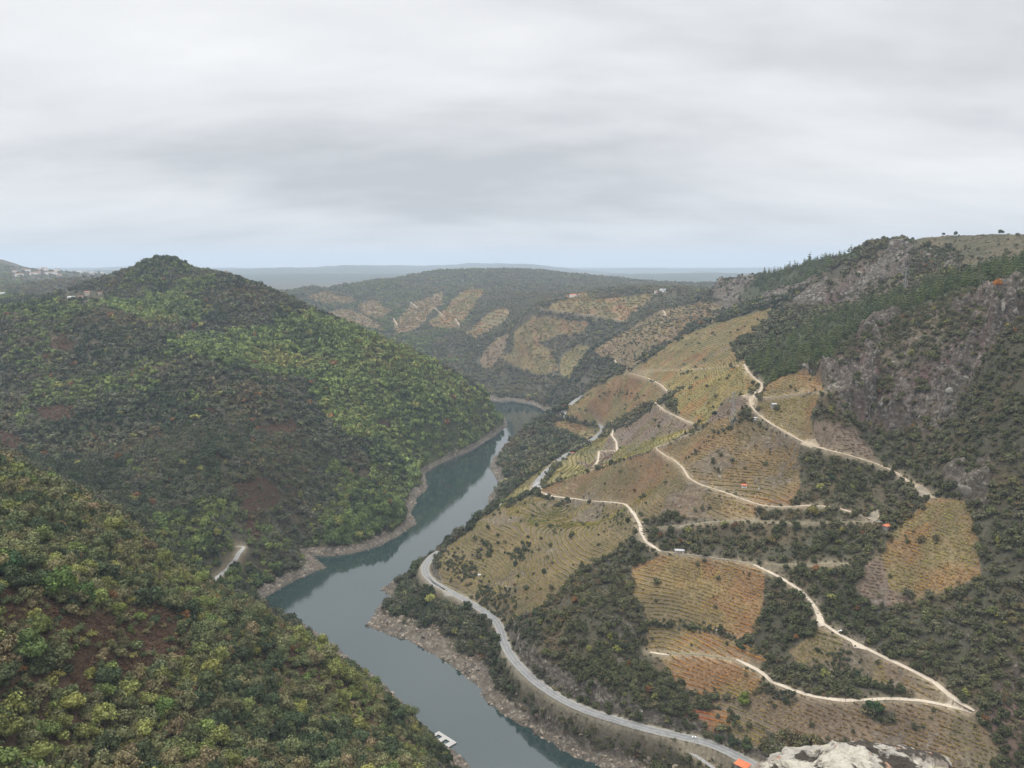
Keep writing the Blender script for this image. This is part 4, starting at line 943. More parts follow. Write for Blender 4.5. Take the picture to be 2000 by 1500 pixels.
# low heath and undergrowth between the bushes
for (r0, r1, lam, lab) in ((180, 640, 1 / 9., 'low undergrowth between the near trees and bushes'), (640, 1350, 1 / 13., 'low heath between the bushes of the middle slopes')):
    x, y = strata(r0, r1, lam); z = H(x, y); m = ((at_grid(CL, x, y) == 0) | (at_grid(CL, x, y) == 2)) & ((x > -20) | (y < 640)) & (z > 6.5 + 3.5 * fbm(x, y, 30, 3, 8)) & (at_grid(DR, x, y) > 5.5) & (at_grid(DT, x, y) > 3) & (at_grid(SD, x, y) > 9) & (at_grid(rock_at, x, y) < .7) & (vnoise(x / 9, y / 9, 33) > -.45) & seen(x, y, z, .006); x, y, z = x[m], y[m], z[m]
    put('heath', lab, 'low', LOW, x, y, z, rng.uniform(1.0, 3.2, len(x)), mixcol([(.05,.055,.030), (.085,.080,.040), (.12,.078,.045), (.075,.085,.038), (.12,.105,.05)], np.clip(rng.random(len(x)) * .6 + .4 * (.5 + fbm(x, y, 25, 2, 34)), 0, 1)), .8, .1)
# bracken
x, y = strata(200, 640, 1 / 1.6); z = H(x, y); m = (at_grid(CL, x, y) == 3) & seen(x, y, z); x, y, z = x[m], y[m], z[m]
put('bracken', 'rust red bracken clearing on the near left hillside', 'fern', FERN, x, y, z, rng.uniform(1.2, 2.8, len(x)), mixcol([(.075,.036,.022), (.11,.052,.032), (.10,.07,.042), (.06,.028,.02)], rng.random(len(x))), .8, .05)
x, y = strata(640, 2000, 1 / 9.); z = H(x, y); m = (at_grid(CL, x, y) == 3) & seen(x, y, z); x, y, z = x[m], y[m], z[m]
put('bracken', 'small rust red bracken patches on the domed hill', 'fern', FERN, x, y, z, rng.uniform(2., 4.5, len(x)), mixcol([(.10,.045,.028), (.14,.065,.038), (.09,.065,.04)], rng.random(len(x))), .8, .05)
# moor tufts
x, y = strata(900, 2000, 1 / 60.); z = H(x, y); m = (at_grid(CL, x, y) == 6) & seen(x, y, z); x, y, z = x[m], y[m], z[m]
put('heather', 'brown heather on the bald mountain top', 'fern', FERN, x, y, z, rng.uniform(2, 5, len(x)), mixcol([(.10,.075,.05), (.12,.10,.05), (.07,.07,.04)], rng.random(len(x))), .5, .05)
# boulders: crags, scree and the bare shore
def rocks(name, label, r0, r1, lam, cond, s0, s1, cols, sink=.2):
    x, y = strata(r0, r1, lam); z = H(x, y); m = cond(x, y, z) & seen(x, y, z); x, y, z = x[m], y[m], z[m]; n = len(x)
    s = s0 + (s1 - s0) * rng.random(n) ** 3; rot = rng.uniform(0, 6.283, (n, 3)); scl = s[:, None] * rng.uniform(.55, 1.6, (n, 3))
    scatter(name, label, 'rock', ROCKF, np.c_[x, y, z - s * sink], scl * np.array([1, 1, 1.35]), rot * (np.array([.12, .12, 1]) if 'crag' in name else 1), mixcol(cols, rng.random(n)) * rng.uniform(.75, 1.2, (n, 1)))
GREY = [(.15,.13,.11), (.22,.20,.17), (.09,.076,.065), (.30,.28,.24)]; SHORE = [(.20,.16,.12), (.30,.245,.185), (.12,.10,.08)]
rocks('shore_boulders', 'brown boulders on the bare strip along the water', 450, 1300, 1 / 7., lambda x, y, z: (at_grid(SD, x, y) > -3) & (at_grid(SD, x, y) < 60) & (z < 15) & (z > -1.5) & (rng.random(len(x)) < .45 + .5 * (x > -160)), .9, 5.5, SHORE)
rocks('shore_boulders', 'pale boulders on the far shore', 1300, 2600, 1 / 30., lambda x, y, z: (at_grid(SD, x, y) > -3) & (at_grid(SD, x, y) < 60) & (z < 16) & (z > -1.5), 1.5, 6, SHORE)
rocks('crag_boulders', 'grey outcrops and blocks on the rocky mountain', 350, 1600, 1 / 40., lambda x, y, z: (at_grid(CL, x, y) == 2) & (at_grid(rock_at, x, y) > .6) & (rng.random(len(x)) < .9), 2.0, 9.0, GREY, .38)
rocks('crag_boulders', 'far grey crags along the ridge', 1500, 2600, 1 / 60., lambda x, y, z: (at_grid(CL, x, y) == 2), 2., 12.0, GREY, .25)
rocks('field_stones', 'grey stones among the vineyard terraces', 350, 1300, 1 / 14., lambda x, y, z: (at_grid(rock_at, x, y) > .25) & (at_grid(CL, x, y) != 2) & (z > 16) & (at_grid(DT, x, y) > 3.5) & (at_grid(DR, x, y) > 6), .6, 2.6, GREY)
print('rocks', NINST, time.time() - T0)
# ------------------------------------------------------------------ vines on the contour rows
ax_, ay_ = np.abs(np.gradient(RR, axis=0)), np.abs(np.gradient(TT, axis=1) * RR); AREA = ax_ * ay_
GRX, GRY = None, None
def grad(x, y):
    e = 2.5; return (lookup(Z0s, x + e, y) - lookup(Z0s, x - e, y)) / (2 * e), (lookup(Z0s, x, y + e) - lookup(Z0s, x, y - e)) / (2 * e)
Z0s = Z0 + (n1 * sstep(60, 300, RR) + n2 * .35) * fade
for k, (lb, lo, hi, pal, full, poly) in enumerate(VINE):
    ids = np.flatnonzero(((PI == k) & (SLOPE + 10 / RR > RUN - .01)).ravel())
    if len(ids) == 0: print('empty parcel', lb); continue
    ar = AREA.ravel()[ids]; dist = RR.ravel()[ids].mean(); dz, sp, s = (1.9, 1.25, 1.75) if dist < 1150 else (2.6, 2.3, 2.6) if dist < 2000 else (4.5, 4.5, 4.6)
    if dist > 2600: dz, sp, s = 7, 8, 7.5
    area = ar.sum(); n = int(area * .5 / (dz * sp) * full * 1.3)
    pk = rng.choice(ids, n, p=ar / ar.sum()); x = xf[pk] + rng.normal(size=n) * .8; y = yf[pk] + rng.normal(size=n) * 1.6
    for _ in range(2):
        z = lookup(Z0s, x, y); gx, gy = grad(x, y); g2 = gx * gx + gy * gy + 1e-3; tz = (np.round(z / dz) + .08) * dz; mv = np.clip((tz - z) / g2, -12, 12); x = x + gx * mv; y = y + gy * mv
    gx, gy = grad(x, y); z = H(x, y); ok = (at_grid(DT, x, y) > 3.2) & (at_grid(DR, x, y) > 6.5) & (at_grid(PI, x, y) == k) & (at_grid(rock_at, x, y) < .4)
    bare = fbm(x, y, 18, 3, 99 + k) + .25; ok &= rng.random(n) < np.clip(.35 + full * .6 + bare * .9, .08, 1)
    x, y, z, gx, gy = (q[ok] for q in (x, y, z, gx, gy)); n = len(x); an = np.arctan2(gx, -gy)
    tint = vine_tint(pal, x, y, 0) * rng.uniform(.6, 1.5, (n, 1)) * np.array([1.12, 1.04, .85]); sc = 1.12 * s * rng.uniform(.75, 1.2, n)
    scatter('vineyard', lb, 'vine', VINEF, np.c_[x, y, z - .1], np.c_[sc * 1.25, sc * .62, sc * .72 * rng.uniform(.8, 1.2, n)], np.c_[np.zeros((n, 2)), an + rng.normal(size=n) * .1], tint)
print('vines', NINST, time.time() - T0)
# ------------------------------------------------------------------ the 290 largest trees, each a thing of its own
NEARF = [crown_mesh('crown', 200 + i, 9 + i % 4, 900, .036, .78 + .06 * (i % 4), 0.0, True, False, M_OBJ) for i in range(8)]
NEART = [crown_mesh('crown', 230 + i, 8, 620, .030, .85, .35, True, False, M_OBJ) for i in range(3)]
TRK = [trunk_mesh('trunk', 300 + i, mat=M_BARK) for i in range(4)]
def single(name, label, cat, group, x, y, z, size, tint, crown, rz=None, hz=1.0, sink=.1):
    e = empty(name, (x, y, z - size * sink), label, cat, group, random.uniform(0, 6.28) if rz is None else rz); e.scale = (size, size, size * hz)
    c = link('crown', crown, e); c.color = (*[float(q) for q in tint], 1); link('trunk', random.choice(TRK), e); return e
ORD = lambda n: f"{n}{'th' if 10 <= n % 100 <= 20 else {1: 'st', 2: 'nd', 3: 'rd'}.get(n % 10, 'th')}"
def colour_word(t):
    r, g, b = t
    if r > .14 and g < r * .62: return 'rust orange'
    if r > g * 1.08: return 'russet brown'
    if g > .125 and r > .125: return 'yellow green'
    if g > r * 1.25 and g > .09: return 'bright green'
    if g > .085: return 'olive green'
    return 'dark green'
S = []
for (x, y, z, s, t, c) in SINGLES:
    u, v, d = project(x, y, z + s * .5); u, v = float(u), float(v)
    sil = np.interp(u, [0, 130, 290, 470, 600, 700, 800, 900], [905, 960, 1068, 1178, 1250, 1318, 1398, 1480])
    if v < sil + 30: zone = 'along the crest of the near left hill'; rows = 1
    elif u > 470: zone = 'on the slope falling to the jetty'; rows = 6
    elif v < 1170: zone = 'above the red bracken clearing'; rows = 5
    elif v < 1345: zone = 'beside the red bracken clearing'; rows = 5
    else: zone = 'below the red bracken clearing'; rows = 5
    S.append([zone, rows, u, v, (x, y, z, s, t)])
for zone in dict.fromkeys(q[0] for q in S):
    g = sorted([q for q in S if q[0] == zone], key=lambda q: q[3]); rows = g[0][1]; per = math.ceil(len(g) / rows)
    for r in range(rows):
        row = sorted(g[r * per:(r + 1) * per], key=lambda q: q[2])
        for k, q in enumerate(row):
            x, y, z, s, t = q[4]; rw = '' if rows == 1 else f' in {["top", "second", "third", "fourth", "fifth", "lowest"][r]} row'
            lab = f"{colour_word(t)} tree, {ORD(k + 1)} from left{rw} {zone}"
            tw = t[0] > t[1] * 1.0 and random.random() < .6
            single('tree', lab, 'tree', 'trees on the near left hillside', x, y, z, s * 1.08, t, random.choice(NEART if tw else NEARF), hz=random.uniform(.85, 1.2))
# ------------------------------------------------------------------ lone trees that stand apart
def stand(u, v, size, tint, name, label, group=None, hz=1.0, forms=None):
    p = cast(ZF, u, v)
    if p is None: print('no ground', label); return
    single(name, label, name.replace('_', ' '), group, p[0], p[1], p[2], size, tint, random.choice(forms or NEARF), hz=hz, sink=.08)
DG = (.045, .07, .032)
for u, v, s, t, l in [
    (1062,1120,6,DG,'dark bush alone in the vineyard on the spur above the road bend'), (1395,812,7,(.04,.045,.035),'round dark bush alone on the mauve plot left of the pylon'),
    (1448,1272,6,DG,'dark green bush in the striped vineyard over the gravel track'), (1674,1320,5,DG,'small dark tree inside the hairpin track'),
    (1716,1392,9,(.05,.095,.03),'dense green tree just under the lower arm of the hairpin'), (1700,1385,7,(.04,.08,.03),'lower green tree touching the dense one under the hairpin'),
    (1452,1376,10,(.13,.16,.03),'yellow green tree between the terraces over the big rock'), (1108,980,7,DG,'dark tree just under the pale track on the spur'),
    (1098,981,5,DG,'smaller bush left of the dark tree under the pale track'), (1347,643,20,DG,'large dark tree in the gully between distant vineyards'),
    (1322,668,14,DG,'dark tree lower down the distant gully'), (1585,1010,11,(.17,.15,.04),'yellow tree standing between the two middle tracks'),
    (1508,1062,9,(.15,.12,.045),'ochre tree in the bushy belt below the middle tracks'), (1404,1450,7,DG,'first dark tree above the white car'),
    (1432,1458,9,(.04,.06,.03),'big dark round tree over the road near the white car'), (1457,1464,9,(.06,.08,.03),'olive round tree left of the lichen rock'),
    (1622,939,8,DG,'dark tree at the upper edge of the triangular thicket'), (115,1170,17,(.09,.14,.035),'broad bright green chestnut at the top edge of the bracken'),
    (165,1180,13,(.075,.12,.035),'second chestnut touching the right of the broad bright one'), (20,1130,15,(.035,.075,.03),'deep green oak at the left frame edge over the bracken'),
    (60,1290,15,(.10,.14,.045),'pale green broad tree at the left of the bracken clearing'), (203,1365,10,(.12,.16,.045),'light green pointed tree at the foot of the bracken clearing'),
    (310,1330,12,(.10,.12,.06),'grey green tall tree right of the bracken clearing'), (320,1400,11,(.10,.155,.04),'bright green tree under the grey green one'),
    (233,1205,9,(.14,.16,.04),'yellow green bush at the upper right of the bracken')]:
    stand(u, v, s, t, 'tree', l)
stand(1948, 562, 9, (.42, .17, .03), 'maple_tree', 'bright orange autumn tree on the rocky knoll at right', hz=1.25)
for u, s, l in [(1782,5,'leftmost tiny pine on the bald skyline'), (1840,6,'middle pine of the three on the bald skyline'), (1866,7,'thin pine right of the middle one on the skyline'), (1953,9,'largest round tree on the skyline at far right')]:
    j = np.clip(np.searchsorted(th, math.atan2((u - 1000) / F, CP + .19 * SP)), 0, NT - 1)
    m = (RR[:, j] > 900) & (RR[:, j] < 2200); k = np.flatnonzero(m)[np.argmax(SLOPE[m, j])]
    single('pine_tree', l, 'pine tree', None, X[k, j], Y[k, j], ZF[k, j], s, (.04, .06, .035), random.choice(NEARF), hz=1.1)

# ------------------------------------------------------------------ buildings
M_WHITE = plain('white_render', (.85, .84, .82), .85, 0, .12, .6); M_CREAM = plain('cream_render', (.52, .47, .40), .85, 0, .15, .6); M_STONE = plain('stone_wall', (.30, .28, .25), .95, 0, .35, 2)
M_TILE = plain('orange_tiles', (.52, .16, .08), .85, 0, .25, 1.5); M_TILE2 = plain('brown_tiles', (.30, .16, .11), .9, 0, .3, 1.5); M_DARK = plain('dark_opening', (.03, .03, .035), .5, 0, .1, 1); M_WOOD = plain('brown_wood', (.16, .10, .06), .8, 0, .3, 2)
M_GREYR = plain('grey_roof', (.42, .42, .42), .8, 0, .2, 1)
def house(p, w, d, h, rz, label, wall=None, roof=None, name='house', cat='house', group=None, hip=False, rh=None, nwin=2, door=True, eave=.35, flat=False):
    e = empty(name, (p[0], p[1], p[2] + (4 if math.hypot(p[0], p[1]) > 3000 else -.15)), label, cat, group, rz); wall = wall or M_WHITE; roof = roof or M_TILE; rh = rh or d * .28
    b = MB(); b.box(-w / 2, w / 2, -d / 2, d / 2, -6.0, h)
    if not hip and not flat: b.add([(-w / 2 + .01, -d / 2 + .01, h), (-w / 2 + .01, d / 2 - .01, h), (-w / 2 + .01, 0, h + rh - .05), (w / 2 - .01, -d / 2 + .01, h), (w / 2 - .01, d / 2 - .01, h), (w / 2 - .01, 0, h + rh - .05)], [(0, 1, 2), (3, 5, 4)])
    b.build('wall', wall, e)
    r = MB(); X_, Y_, t = w / 2 + eave, d / 2 + eave, .18; rx = max(0, w / 2 - d / 2) if hip else X_
    if flat: r.box(-X_, X_, -Y_, Y_, h + .01, h + .25)
    else:
        lo = h - .1
        v = [(-X_, -Y_, lo), (X_, -Y_, lo), (X_, Y_, lo), (-X_, Y_, lo), (-rx, 0, h + rh), (rx, 0, h + rh)]; v += [(x, y, z - t) for x, y, z in v]
        f = [(0, 1, 5, 4), (2, 3, 4, 5), (1, 2, 5), (3, 0, 4), (6, 10, 11, 7), (8, 11, 10, 9), (7, 11, 8), (9, 10, 6), (0, 6, 7, 1), (1, 7, 8, 2), (2, 8, 9, 3), (3, 9, 6, 0)]
        r.add(v, f)
        r.beam((-rx, 0, h + rh + .03), (rx, 0, h + rh + .03), .14, 6)
    r.build('roof', roof, e)
    for side in (-1, 1):
        for k in range(nwin):
            cx = -w / 2 + w * (k + 1) / (nwin + 1) + (.0 if side > 0 else .02)
            if side < 0 and door and k == nwin - 1 and nwin > 1: continue
            f = MB(); s_ = .5; f.box(cx - s_, cx + s_, side * (d / 2 + .02) - .04, side * (d / 2 + .02) + .04, h * .45, h * .45 + 1.1); fo = f.build('window', M_WOOD, e)
            g = MB(); g.box(cx - s_ + .1, cx + s_ - .1, side * (d / 2 + .05) - .03, side * (d / 2 + .05) + .03, h * .45 + .1, h * .45 + 1.0); g.build('pane', M_DARK, fo)
    if door:
        f = MB(); cx = w / 2 - w / (nwin + 1) if nwin > 1 else w * .3; f.box(cx - .5, cx + .5, -d / 2 - .07, -d / 2 + .02, .1, 2.15); f.build('door', M_WOOD, e)
    return e
def at(u, v):
    p = cast(ZF, u, v)
    if p is None: p = Pz(u, v, 100); print('miss', u, v)
    return p
house(at(1453, 951), 5.5, 4.2, 2.6, -.25, 'little white hut with orange red roof in the orange vineyard', name='hut', cat='hut', rh=1.0)
house(at(1733, 1031), 7.0, 5.2, 2.7, .35, 'hut with bright orange hipped roof beside the gravel clearing', M_STONE, name='hut', cat='hut', hip=True, rh=1.5)
house(at(1715, 1022), 6.0, 3.6, 1.8, .25, 'low grey roofed lean-to just behind the orange roofed hut', M_STONE, M_GREYR, name='shed', cat='shed', rh=.6, nwin=1, door=False)
house(at(1511, 794), 5.5, 5.0, 3.4, .2, 'small grey stone hut in the golden vineyard', M_STONE, M_GREYR, name='hut', cat='hut', rh=.9)
house(at(1327, 1080), 9.0, 4.5, 3.2, -.1, 'flat roofed grey concrete shed beside the pale track', M_CREAM, M_GREYR, name='shed', cat='shed', flat=True, rh=.3)
house(at(1476, 818), 4.5, 2.2, 1.6, -.3, 'white box shed beside the upper track', M_WHITE, M_WHITE, name='shed', cat='shed', flat=True, nwin=1)
house(at(1118, 886), 5, 4, 2.4, .5, 'tiny pale hut where the zigzag track starts', M_CREAM, M_TILE, name='hut', cat='hut', rh=.8)
hp = cast(ZF, 1450, 1500); print('roof', hp)
house(hp, 9.5, 7.5, 3.6, -.75, 'house with vivid orange roof at the bottom edge beside the lichen rock', M_STONE, plain('vivid_orange_tiles', (.66, .17, .07), .8, 0, .15, 1.5), hip=True, rh=2.4)
house(at(1119, 580), 26, 11, 5, .05, 'long red roofed winery on the distant shelf', M_WHITE, M_TILE, name='winery', cat='winery', rh=3, nwin=5)
house(at(1131, 580), 12, 9, 4, .3, 'smaller brown roofed barn right of the distant winery', M_STONE, M_TILE2, name='barn', cat='barn')
house(at(1294, 570), 20, 13, 8, .2, 'white house at the right end of the distant shelf', M_WHITE, M_GREYR, rh=3, nwin=4)
house(at(1282, 571), 13, 9, 5, .1, 'low white house left of the bigger white one on the shelf', M_WHITE, M_TILE2, nwin=3)
house(at(140, 584), 16, 9, 5, .1, 'left white house of the hamlet on the shoulder of the domed hill', M_WHITE, M_GREYR, nwin=3)
house(at(159, 583), 13, 8, 5, -.2, 'middle white house of the hamlet on the hill shoulder', M_WHITE, M_TILE2, nwin=3)
house(at(171, 577), 11, 9, 8, .4, 'tall pale house at the right of the hamlet on the shoulder', M_CREAM, M_TILE2, nwin=2)
house(at(4, 578), 24, 12, 6, .1, 'long white building at the left frame edge', M_WHITE, M_GREYR, nwin=4)
house(at(196, 574), 10, 7, 4, .2, 'small cream house right of the hamlet', M_CREAM, M_TILE2, nwin=2)
VILL = [(38,541,40,'W'),(52,530,46,'W'),(65,538,34,'W'),(74,536,30,'C'),(78,530,24,'C'),(84,528,22,'C'),(90,529,22,'W'),(95,537,40,'W'),(106,537,44,'W'),(104,529,26,'C'),(112,531,30,'W'),(120,528,26,'W'),
        (125,526,22,'C'),(134,530,24,'C'),(143,529,30,'W'),(156,534,36,'W'),(165,531,30,'C'),(173,533,34,'C'),(180,532,40,'C'),(188,534,36,'C'),(196,533,36,'C'),(30,533,24,'W'),(116,541,22,'C'),(180,538,26,'C'),(200,537,24,'C')]
VILL.sort(); rr_ = random.Random(5)
for k, (u, v, w, c) in enumerate(VILL):
    wc = 'white' if c == 'W' else 'cream'; rf = rr_.choice([M_TILE2, M_GREYR, M_TILE2]); 
    house(at(u, v), w, 14, rr_.uniform(7, 13), rr_.uniform(-.3, .3), f'{wc} village building on the far plateau, {ORD(k + 1)} from the left', M_WHITE if c == 'W' else M_CREAM, rf, group='village buildings on the far plateau', rh=4, nwin=4)
ch = empty('church', at(97, 528), 'church with a pointed tower in the middle of the village', 'church')
b = MB(); b.box(-10, 10, -7, 7, -2, 12); b.add([(-10, -7, 12), (10, -7, 12), (10, 7, 12), (-10, 7, 12), (-10, 0, 17), (10, 0, 17)], [(0, 1, 5, 4), (2, 3, 4, 5), (1, 2, 5), (3, 0, 4)]); b.build('nave', M_CREAM, ch)
b = MB(); b.box(-13.5, -10.01, -2.5, 2.5, -2, 24); tw_ = b.build('tower', M_STONE, ch)
b = MB(); b.add([(-14, -3, 24), (-9.6, -3, 24), (-9.6, 3, 24), (-14, 3, 24), (-11.8, 0, 38)], [(0, 1, 4), (1, 2, 4), (2, 3, 4), (3, 0, 4), (3, 2, 1, 0)]); b.build('spire', M_GREYR, tw_)
# small pale things among the vines
M_TANK = plain('white_plastic', (.66, .65, .62), .5, 0, .08, 2)
def tank(u, v, r, h, label):
    p = at(u, v); e = empty('water_tank', p, label, 'water tank'); b = MB(); n = 16
    b.prism([(math.cos(k * 2 * math.pi / n) * r, math.sin(k * 2 * math.pi / n) * r) for k in range(n)], -.5, h); b.build('tank_body', M_TANK, e)
    b = MB(); b.prism([(math.cos(k * 2 * math.pi / n) * r * .35, math.sin(k * 2 * math.pi / n) * r * .35) for k in range(n)], h + .002, h + .3); b.build('lid', M_DARK, e)
tank(936, 1124, 1.7, 1.3, 'white water tank alone on the spur above the road bend'); tank(1401, 1233, 1.0, 1.6, 'small white water tank among the yellow striped rows')
tank(1483, 955, 1.1, 1.2, 'pale tank right of the little white hut'); tank(1170, 1130, .9, .9, 'tiny white tank beside the thicket above the road')

# ------------------------------------------------------------------ pylons
M_STEEL = plain('galvanised_steel', (.42, .43, .44), .5, .4, .1, 1)
def pylon(p, h, rz, label):
    e = empty('electricity_pylon', p, label, 'pylon', None, rz); b = MB(); w0, w1 = h * .11, h * .018
    lv = [0, .18, .34, .48, .60, .70, .80, .90, 1.0]
    W_ = lambda t: (w0 + (w1 - w0) * min(t / .62, 1.0)) if t < .62 else w1 * (1 - .4 * (t - .62) / .38)
    c = lambda t, k: ((-1, 1)[k in (1, 2)] * W_(t), (-1, 1)[k in (2, 3)] * W_(t), t * h)
    for k in range(4): b.beam((c(0, k)[0], c(0, k)[1], -2), c(0, k), .16); [b.beam(c(a, k), c(q, k), .16) for a, q in zip(lv[:-1], lv[1:])]
    for a, q in zip(lv[:-1], lv[1:]):
        for k in range(4): b.beam(c(a, k), c(q, (k + 1) % 4), .09); b.beam(c(a, (k + 1) % 4), c(q, k), .09); b.beam(c(q, k), c(q, (k + 1) % 4), .09)
    b.build('lattice_mast', M_STEEL, e)
    for t, L_ in ((.70, .16), (.82, .20), (.94, .14)):
        a = MB(); z = t * h; l = L_ * h
        for s in (-1, 1):
            for y in (-.5, .5): a.beam((s * w1, y, z), (s * l, 0, z + .4), .1); a.beam((s * w1, y, z + 1.8), (s * l, 0, z + .5), .1)
            for q in (.4, .7): a.beam((s * l * q, 0, z + .2), (s * l * q, 0, z + 1.8 * (1 - q) + .4), .07)
        ca = a.build('cross_arm', M_STEEL, e)
        i_ = MB()
        for s in (-1, 1): i_.beam((s * l, 0, z + .35), (s * l, 0, z - 2.2), .14, 6)
        i_.build('insulator', M_GREYR, ca)
p = at(1431, 829); pylon(p, 47 * math.hypot(p[0], p[1]) / 1110, .5, 'tall lattice pylon standing in the vineyard below the upper track')
p = at(1767, 567); pylon(p, 34 * math.hypot(p[0], p[1]) / 1300, .3, 'lattice pylon in front of the grey crag under the skyline')
# ------------------------------------------------------------------ jetty
B0, C0, D0 = (Vector(Pz(u, v, .9)) for u, v in ((857, 1428), (892, 1450), (872, 1460)))
e1 = (C0 - B0); Lj = e1.length; e1.normalize(); e2 = Vector((e1.y, -e1.x, 0)); Wj = abs((D0 - C0).dot(e2)); e2 = e2 if (D0 - C0).dot(e2) > 0 else -e2; print('jetty', Lj, Wj)
MJ = Matrix(((e1.x, e2.x, 0, B0.x), (e1.y, e2.y, 0, B0.y), (0, 0, 1, 0), (0, 0, 0, 1)))
j = empty('floating_jetty', B0, 'pale floating jetty with two square openings beside the left bank', 'jetty'); MJ = Matrix.Translation((-B0.x, -B0.y, -B0.z)) @ MJ
M_DECK = plain('weathered_deck', (.36, .35, .33), .8, 0, .15, .8)
xs = [0, .14, .36, .56, .78, 1.0]; ys = [0, .30, .74, 1.0]; b = MB(); fl = MB()
for a in range(5):
    for c in range(3):
        if a in (1, 3) and c == 1: continue
        b.box(xs[a] * Lj, xs[a + 1] * Lj, ys[c] * Wj, ys[c + 1] * Wj, .55, .90, MJ)
b.build('deck', M_DECK, j)
for a, c in ((0, 0), (1, 0), (2, 0), (3, 0), (4, 0), (0, 1), (2, 1), (4, 1), (0, 2), (1, 2), (2, 2), (3, 2), (4, 2)): fl.box(xs[a] * Lj + .1, xs[a + 1] * Lj - .1, ys[c] * Wj + .1, ys[c + 1] * Wj - .1, -.3, .54, MJ)
fl.build('float', M_DARK, j)
sh_ = Vector(Pz(824, 1424, 1.5)); A0 = Vector(Pz(848, 1436, .95)); g = empty('gangway', sh_, 'light metal gangway from the left bank to the floating jetty', 'gangway')
b = MB(); d_ = (A0 - sh_); dn = d_.normalized(); s_ = Vector((-dn.y, dn.x, 0)); o0 = Vector((0, 0, 0))
def slab(mb, a, c, w, t, z=0):
    v = [a + s_ * w, c + s_ * w, c - s_ * w, a - s_ * w]; v = [q + Vector((0, 0, z)) for q in v]; v += [q - Vector((0, 0, t)) for q in v]; mb.add(v, [(0, 1, 2, 3), (7, 6, 5, 4), (0, 4, 5, 1), (1, 5, 6, 2), (2, 6, 7, 3), (3, 7, 4, 0)])
slab(b, o0, d_, .9, .12, .1); b.build('walkway', M_DECK, g)
for sd_ in (-1, 1):
    b = MB(); b.beam(s_ * .88 * sd_ + Vector((0, 0, 1.1)), d_ + s_ * .88 * sd_ + Vector((0, 0, 1.1)), .05)
    for k in range(9): q = d_ * (k / 8) + s_ * .88 * sd_; b.beam(q + Vector((0, 0, .1)), q + Vector((0, 0, 1.1)), .04)
    b.build('handrail', M_STEEL, g)
st0 = Vector(Pz(810, 1418, 3.2)); g2 = empty('landing_stage', st0, 'pale concrete landing steps on the bank above the gangway', 'landing stage'); b = MB(); d2 = sh_ - st0; dn = d2.normalized(); s_ = Vector((-dn.y, dn.x, 0)).normalized()
for k in range(5): q0, q1 = d2 * (k / 5), d2 * ((k + 1) / 5); slab(b, Vector((q0.x, q0.y, q0.z)), Vector((q1.x, q1.y, q0.z)), 1.6, 2.5)
b.build('steps', M_CREAM, g2)
pp = Vector(Pz(817, 1419, 2.0)); pe = empty('mooring_post', pp, 'tall white mooring post at the shore end of the gangway', 'post'); b = MB(); b.beam((0, 0, -2), (0, 0, 6.2), .42, 10); b.build('post', M_TANK, pe); b = MB(); b.beam((0, 0, 6.21), (0, 0, 6.5), .5, 10); b.build('cap', M_STEEL, pe)
# ------------------------------------------------------------------ white car on the road, van on the track
M_CARW = plain('white_car_paint', (.80, .80, .80), .25, 0, .03, 1); M_GLASS = plain('car_glass', (.02, .025, .03), .08, 0, .05, 1); M_TYRE = plain('tyre_rubber', (.02, .02, .02), .9, 0, .1, 3); M_LAMP = plain('lamp_lens', (.7, .7, .65), .2, 0, .05, 1); M_RED = plain('red_lens', (.5, .03, .02), .3, 0, .05, 1)
def car(p, rz, label, name='car', van=False):
    e = empty(name, p, label, name, None, rz); L_, w = (4.9, 1.0) if van else (4.3, .88)
    prof = ([(-2.45, .35), (-2.45, 1.9), (-2.2, 2.05), (1.0, 2.05), (1.6, 1.35), (2.4, 1.1), (2.45, .35)] if van else [(-2.15, .35), (-2.15, .95), (-1.9, 1.02), (1.1, .98), (2.05, .80), (2.15, .35)])
    def extr(pr, hw, z0=0): n = len(pr); v = [(x, -hw, z + z0) for x, z in pr] + [(x, hw, z + z0) for x, z in pr]; return v, [tuple(range(n)), tuple(range(n, 2 * n))[::-1]] + [(k, n + k, n + (k + 1) % n, (k + 1) % n) for k in range(n)]
    b = MB(); b.add(*extr(prof, w)); b.build('body', M_CARW, e, bevel=.06)
    if not van:
        b = MB(); b.add(*extr([(-1.95, 1.0), (-1.45, 1.42), (.25, 1.44), (1.05, .98)], w * .86)); b.build('cabin', M_GLASS, e); b = MB(); b.box(-1.4, .2, -w * .80, w * .80, 1.445, 1.49); b.build('roof', M_CARW, e)
    else:
        b = MB(); b.add([(1.06, -.85, 2.0), (1.06, .85, 2.0), (1.62, .85, 1.38), (1.62, -.85, 1.38)], [(0, 3, 2, 1)]); b.build('windscreen', M_GLASS, e)
    for x in (-1.35, 1.35):
        for s in (-1, 1):
            t = MB(); t.beam((x, s * (w - .20), .34), (x, s * (w + .02), .34), .34, 14); wh = t.build('wheel', M_TYRE, e); q = MB(); q.beam((x, s * (w + .0), .34), (x, s * (w + .035), .34), .2, 10); q.build('rim', M_STEEL, wh)
    for s in (-1, 1):
        xf_ = 2.42 if van else 2.10; t = MB(); t.box(xf_ - .02, xf_ + .06, s * .6 - .16, s * .6 + .16, .68, .84); t.build('headlight', M_LAMP, e); t = MB(); xb_ = -2.48 if van else -2.18; t.box(xb_, xb_ + .06, s * .65 - .12, s * .65 + .12, .75, .93); t.build('tail_light', M_RED, e)
i_ = int(np.argmin([math.hypot(q[0] - Pz(1358, 1446, 30)[0], q[1] - Pz(1358, 1446, 30)[1]) for q in main_road])); q = main_road[i_]; tg = main_road[i_ + 1] - main_road[i_ - 1]; ra = math.atan2(tg[1], tg[0])
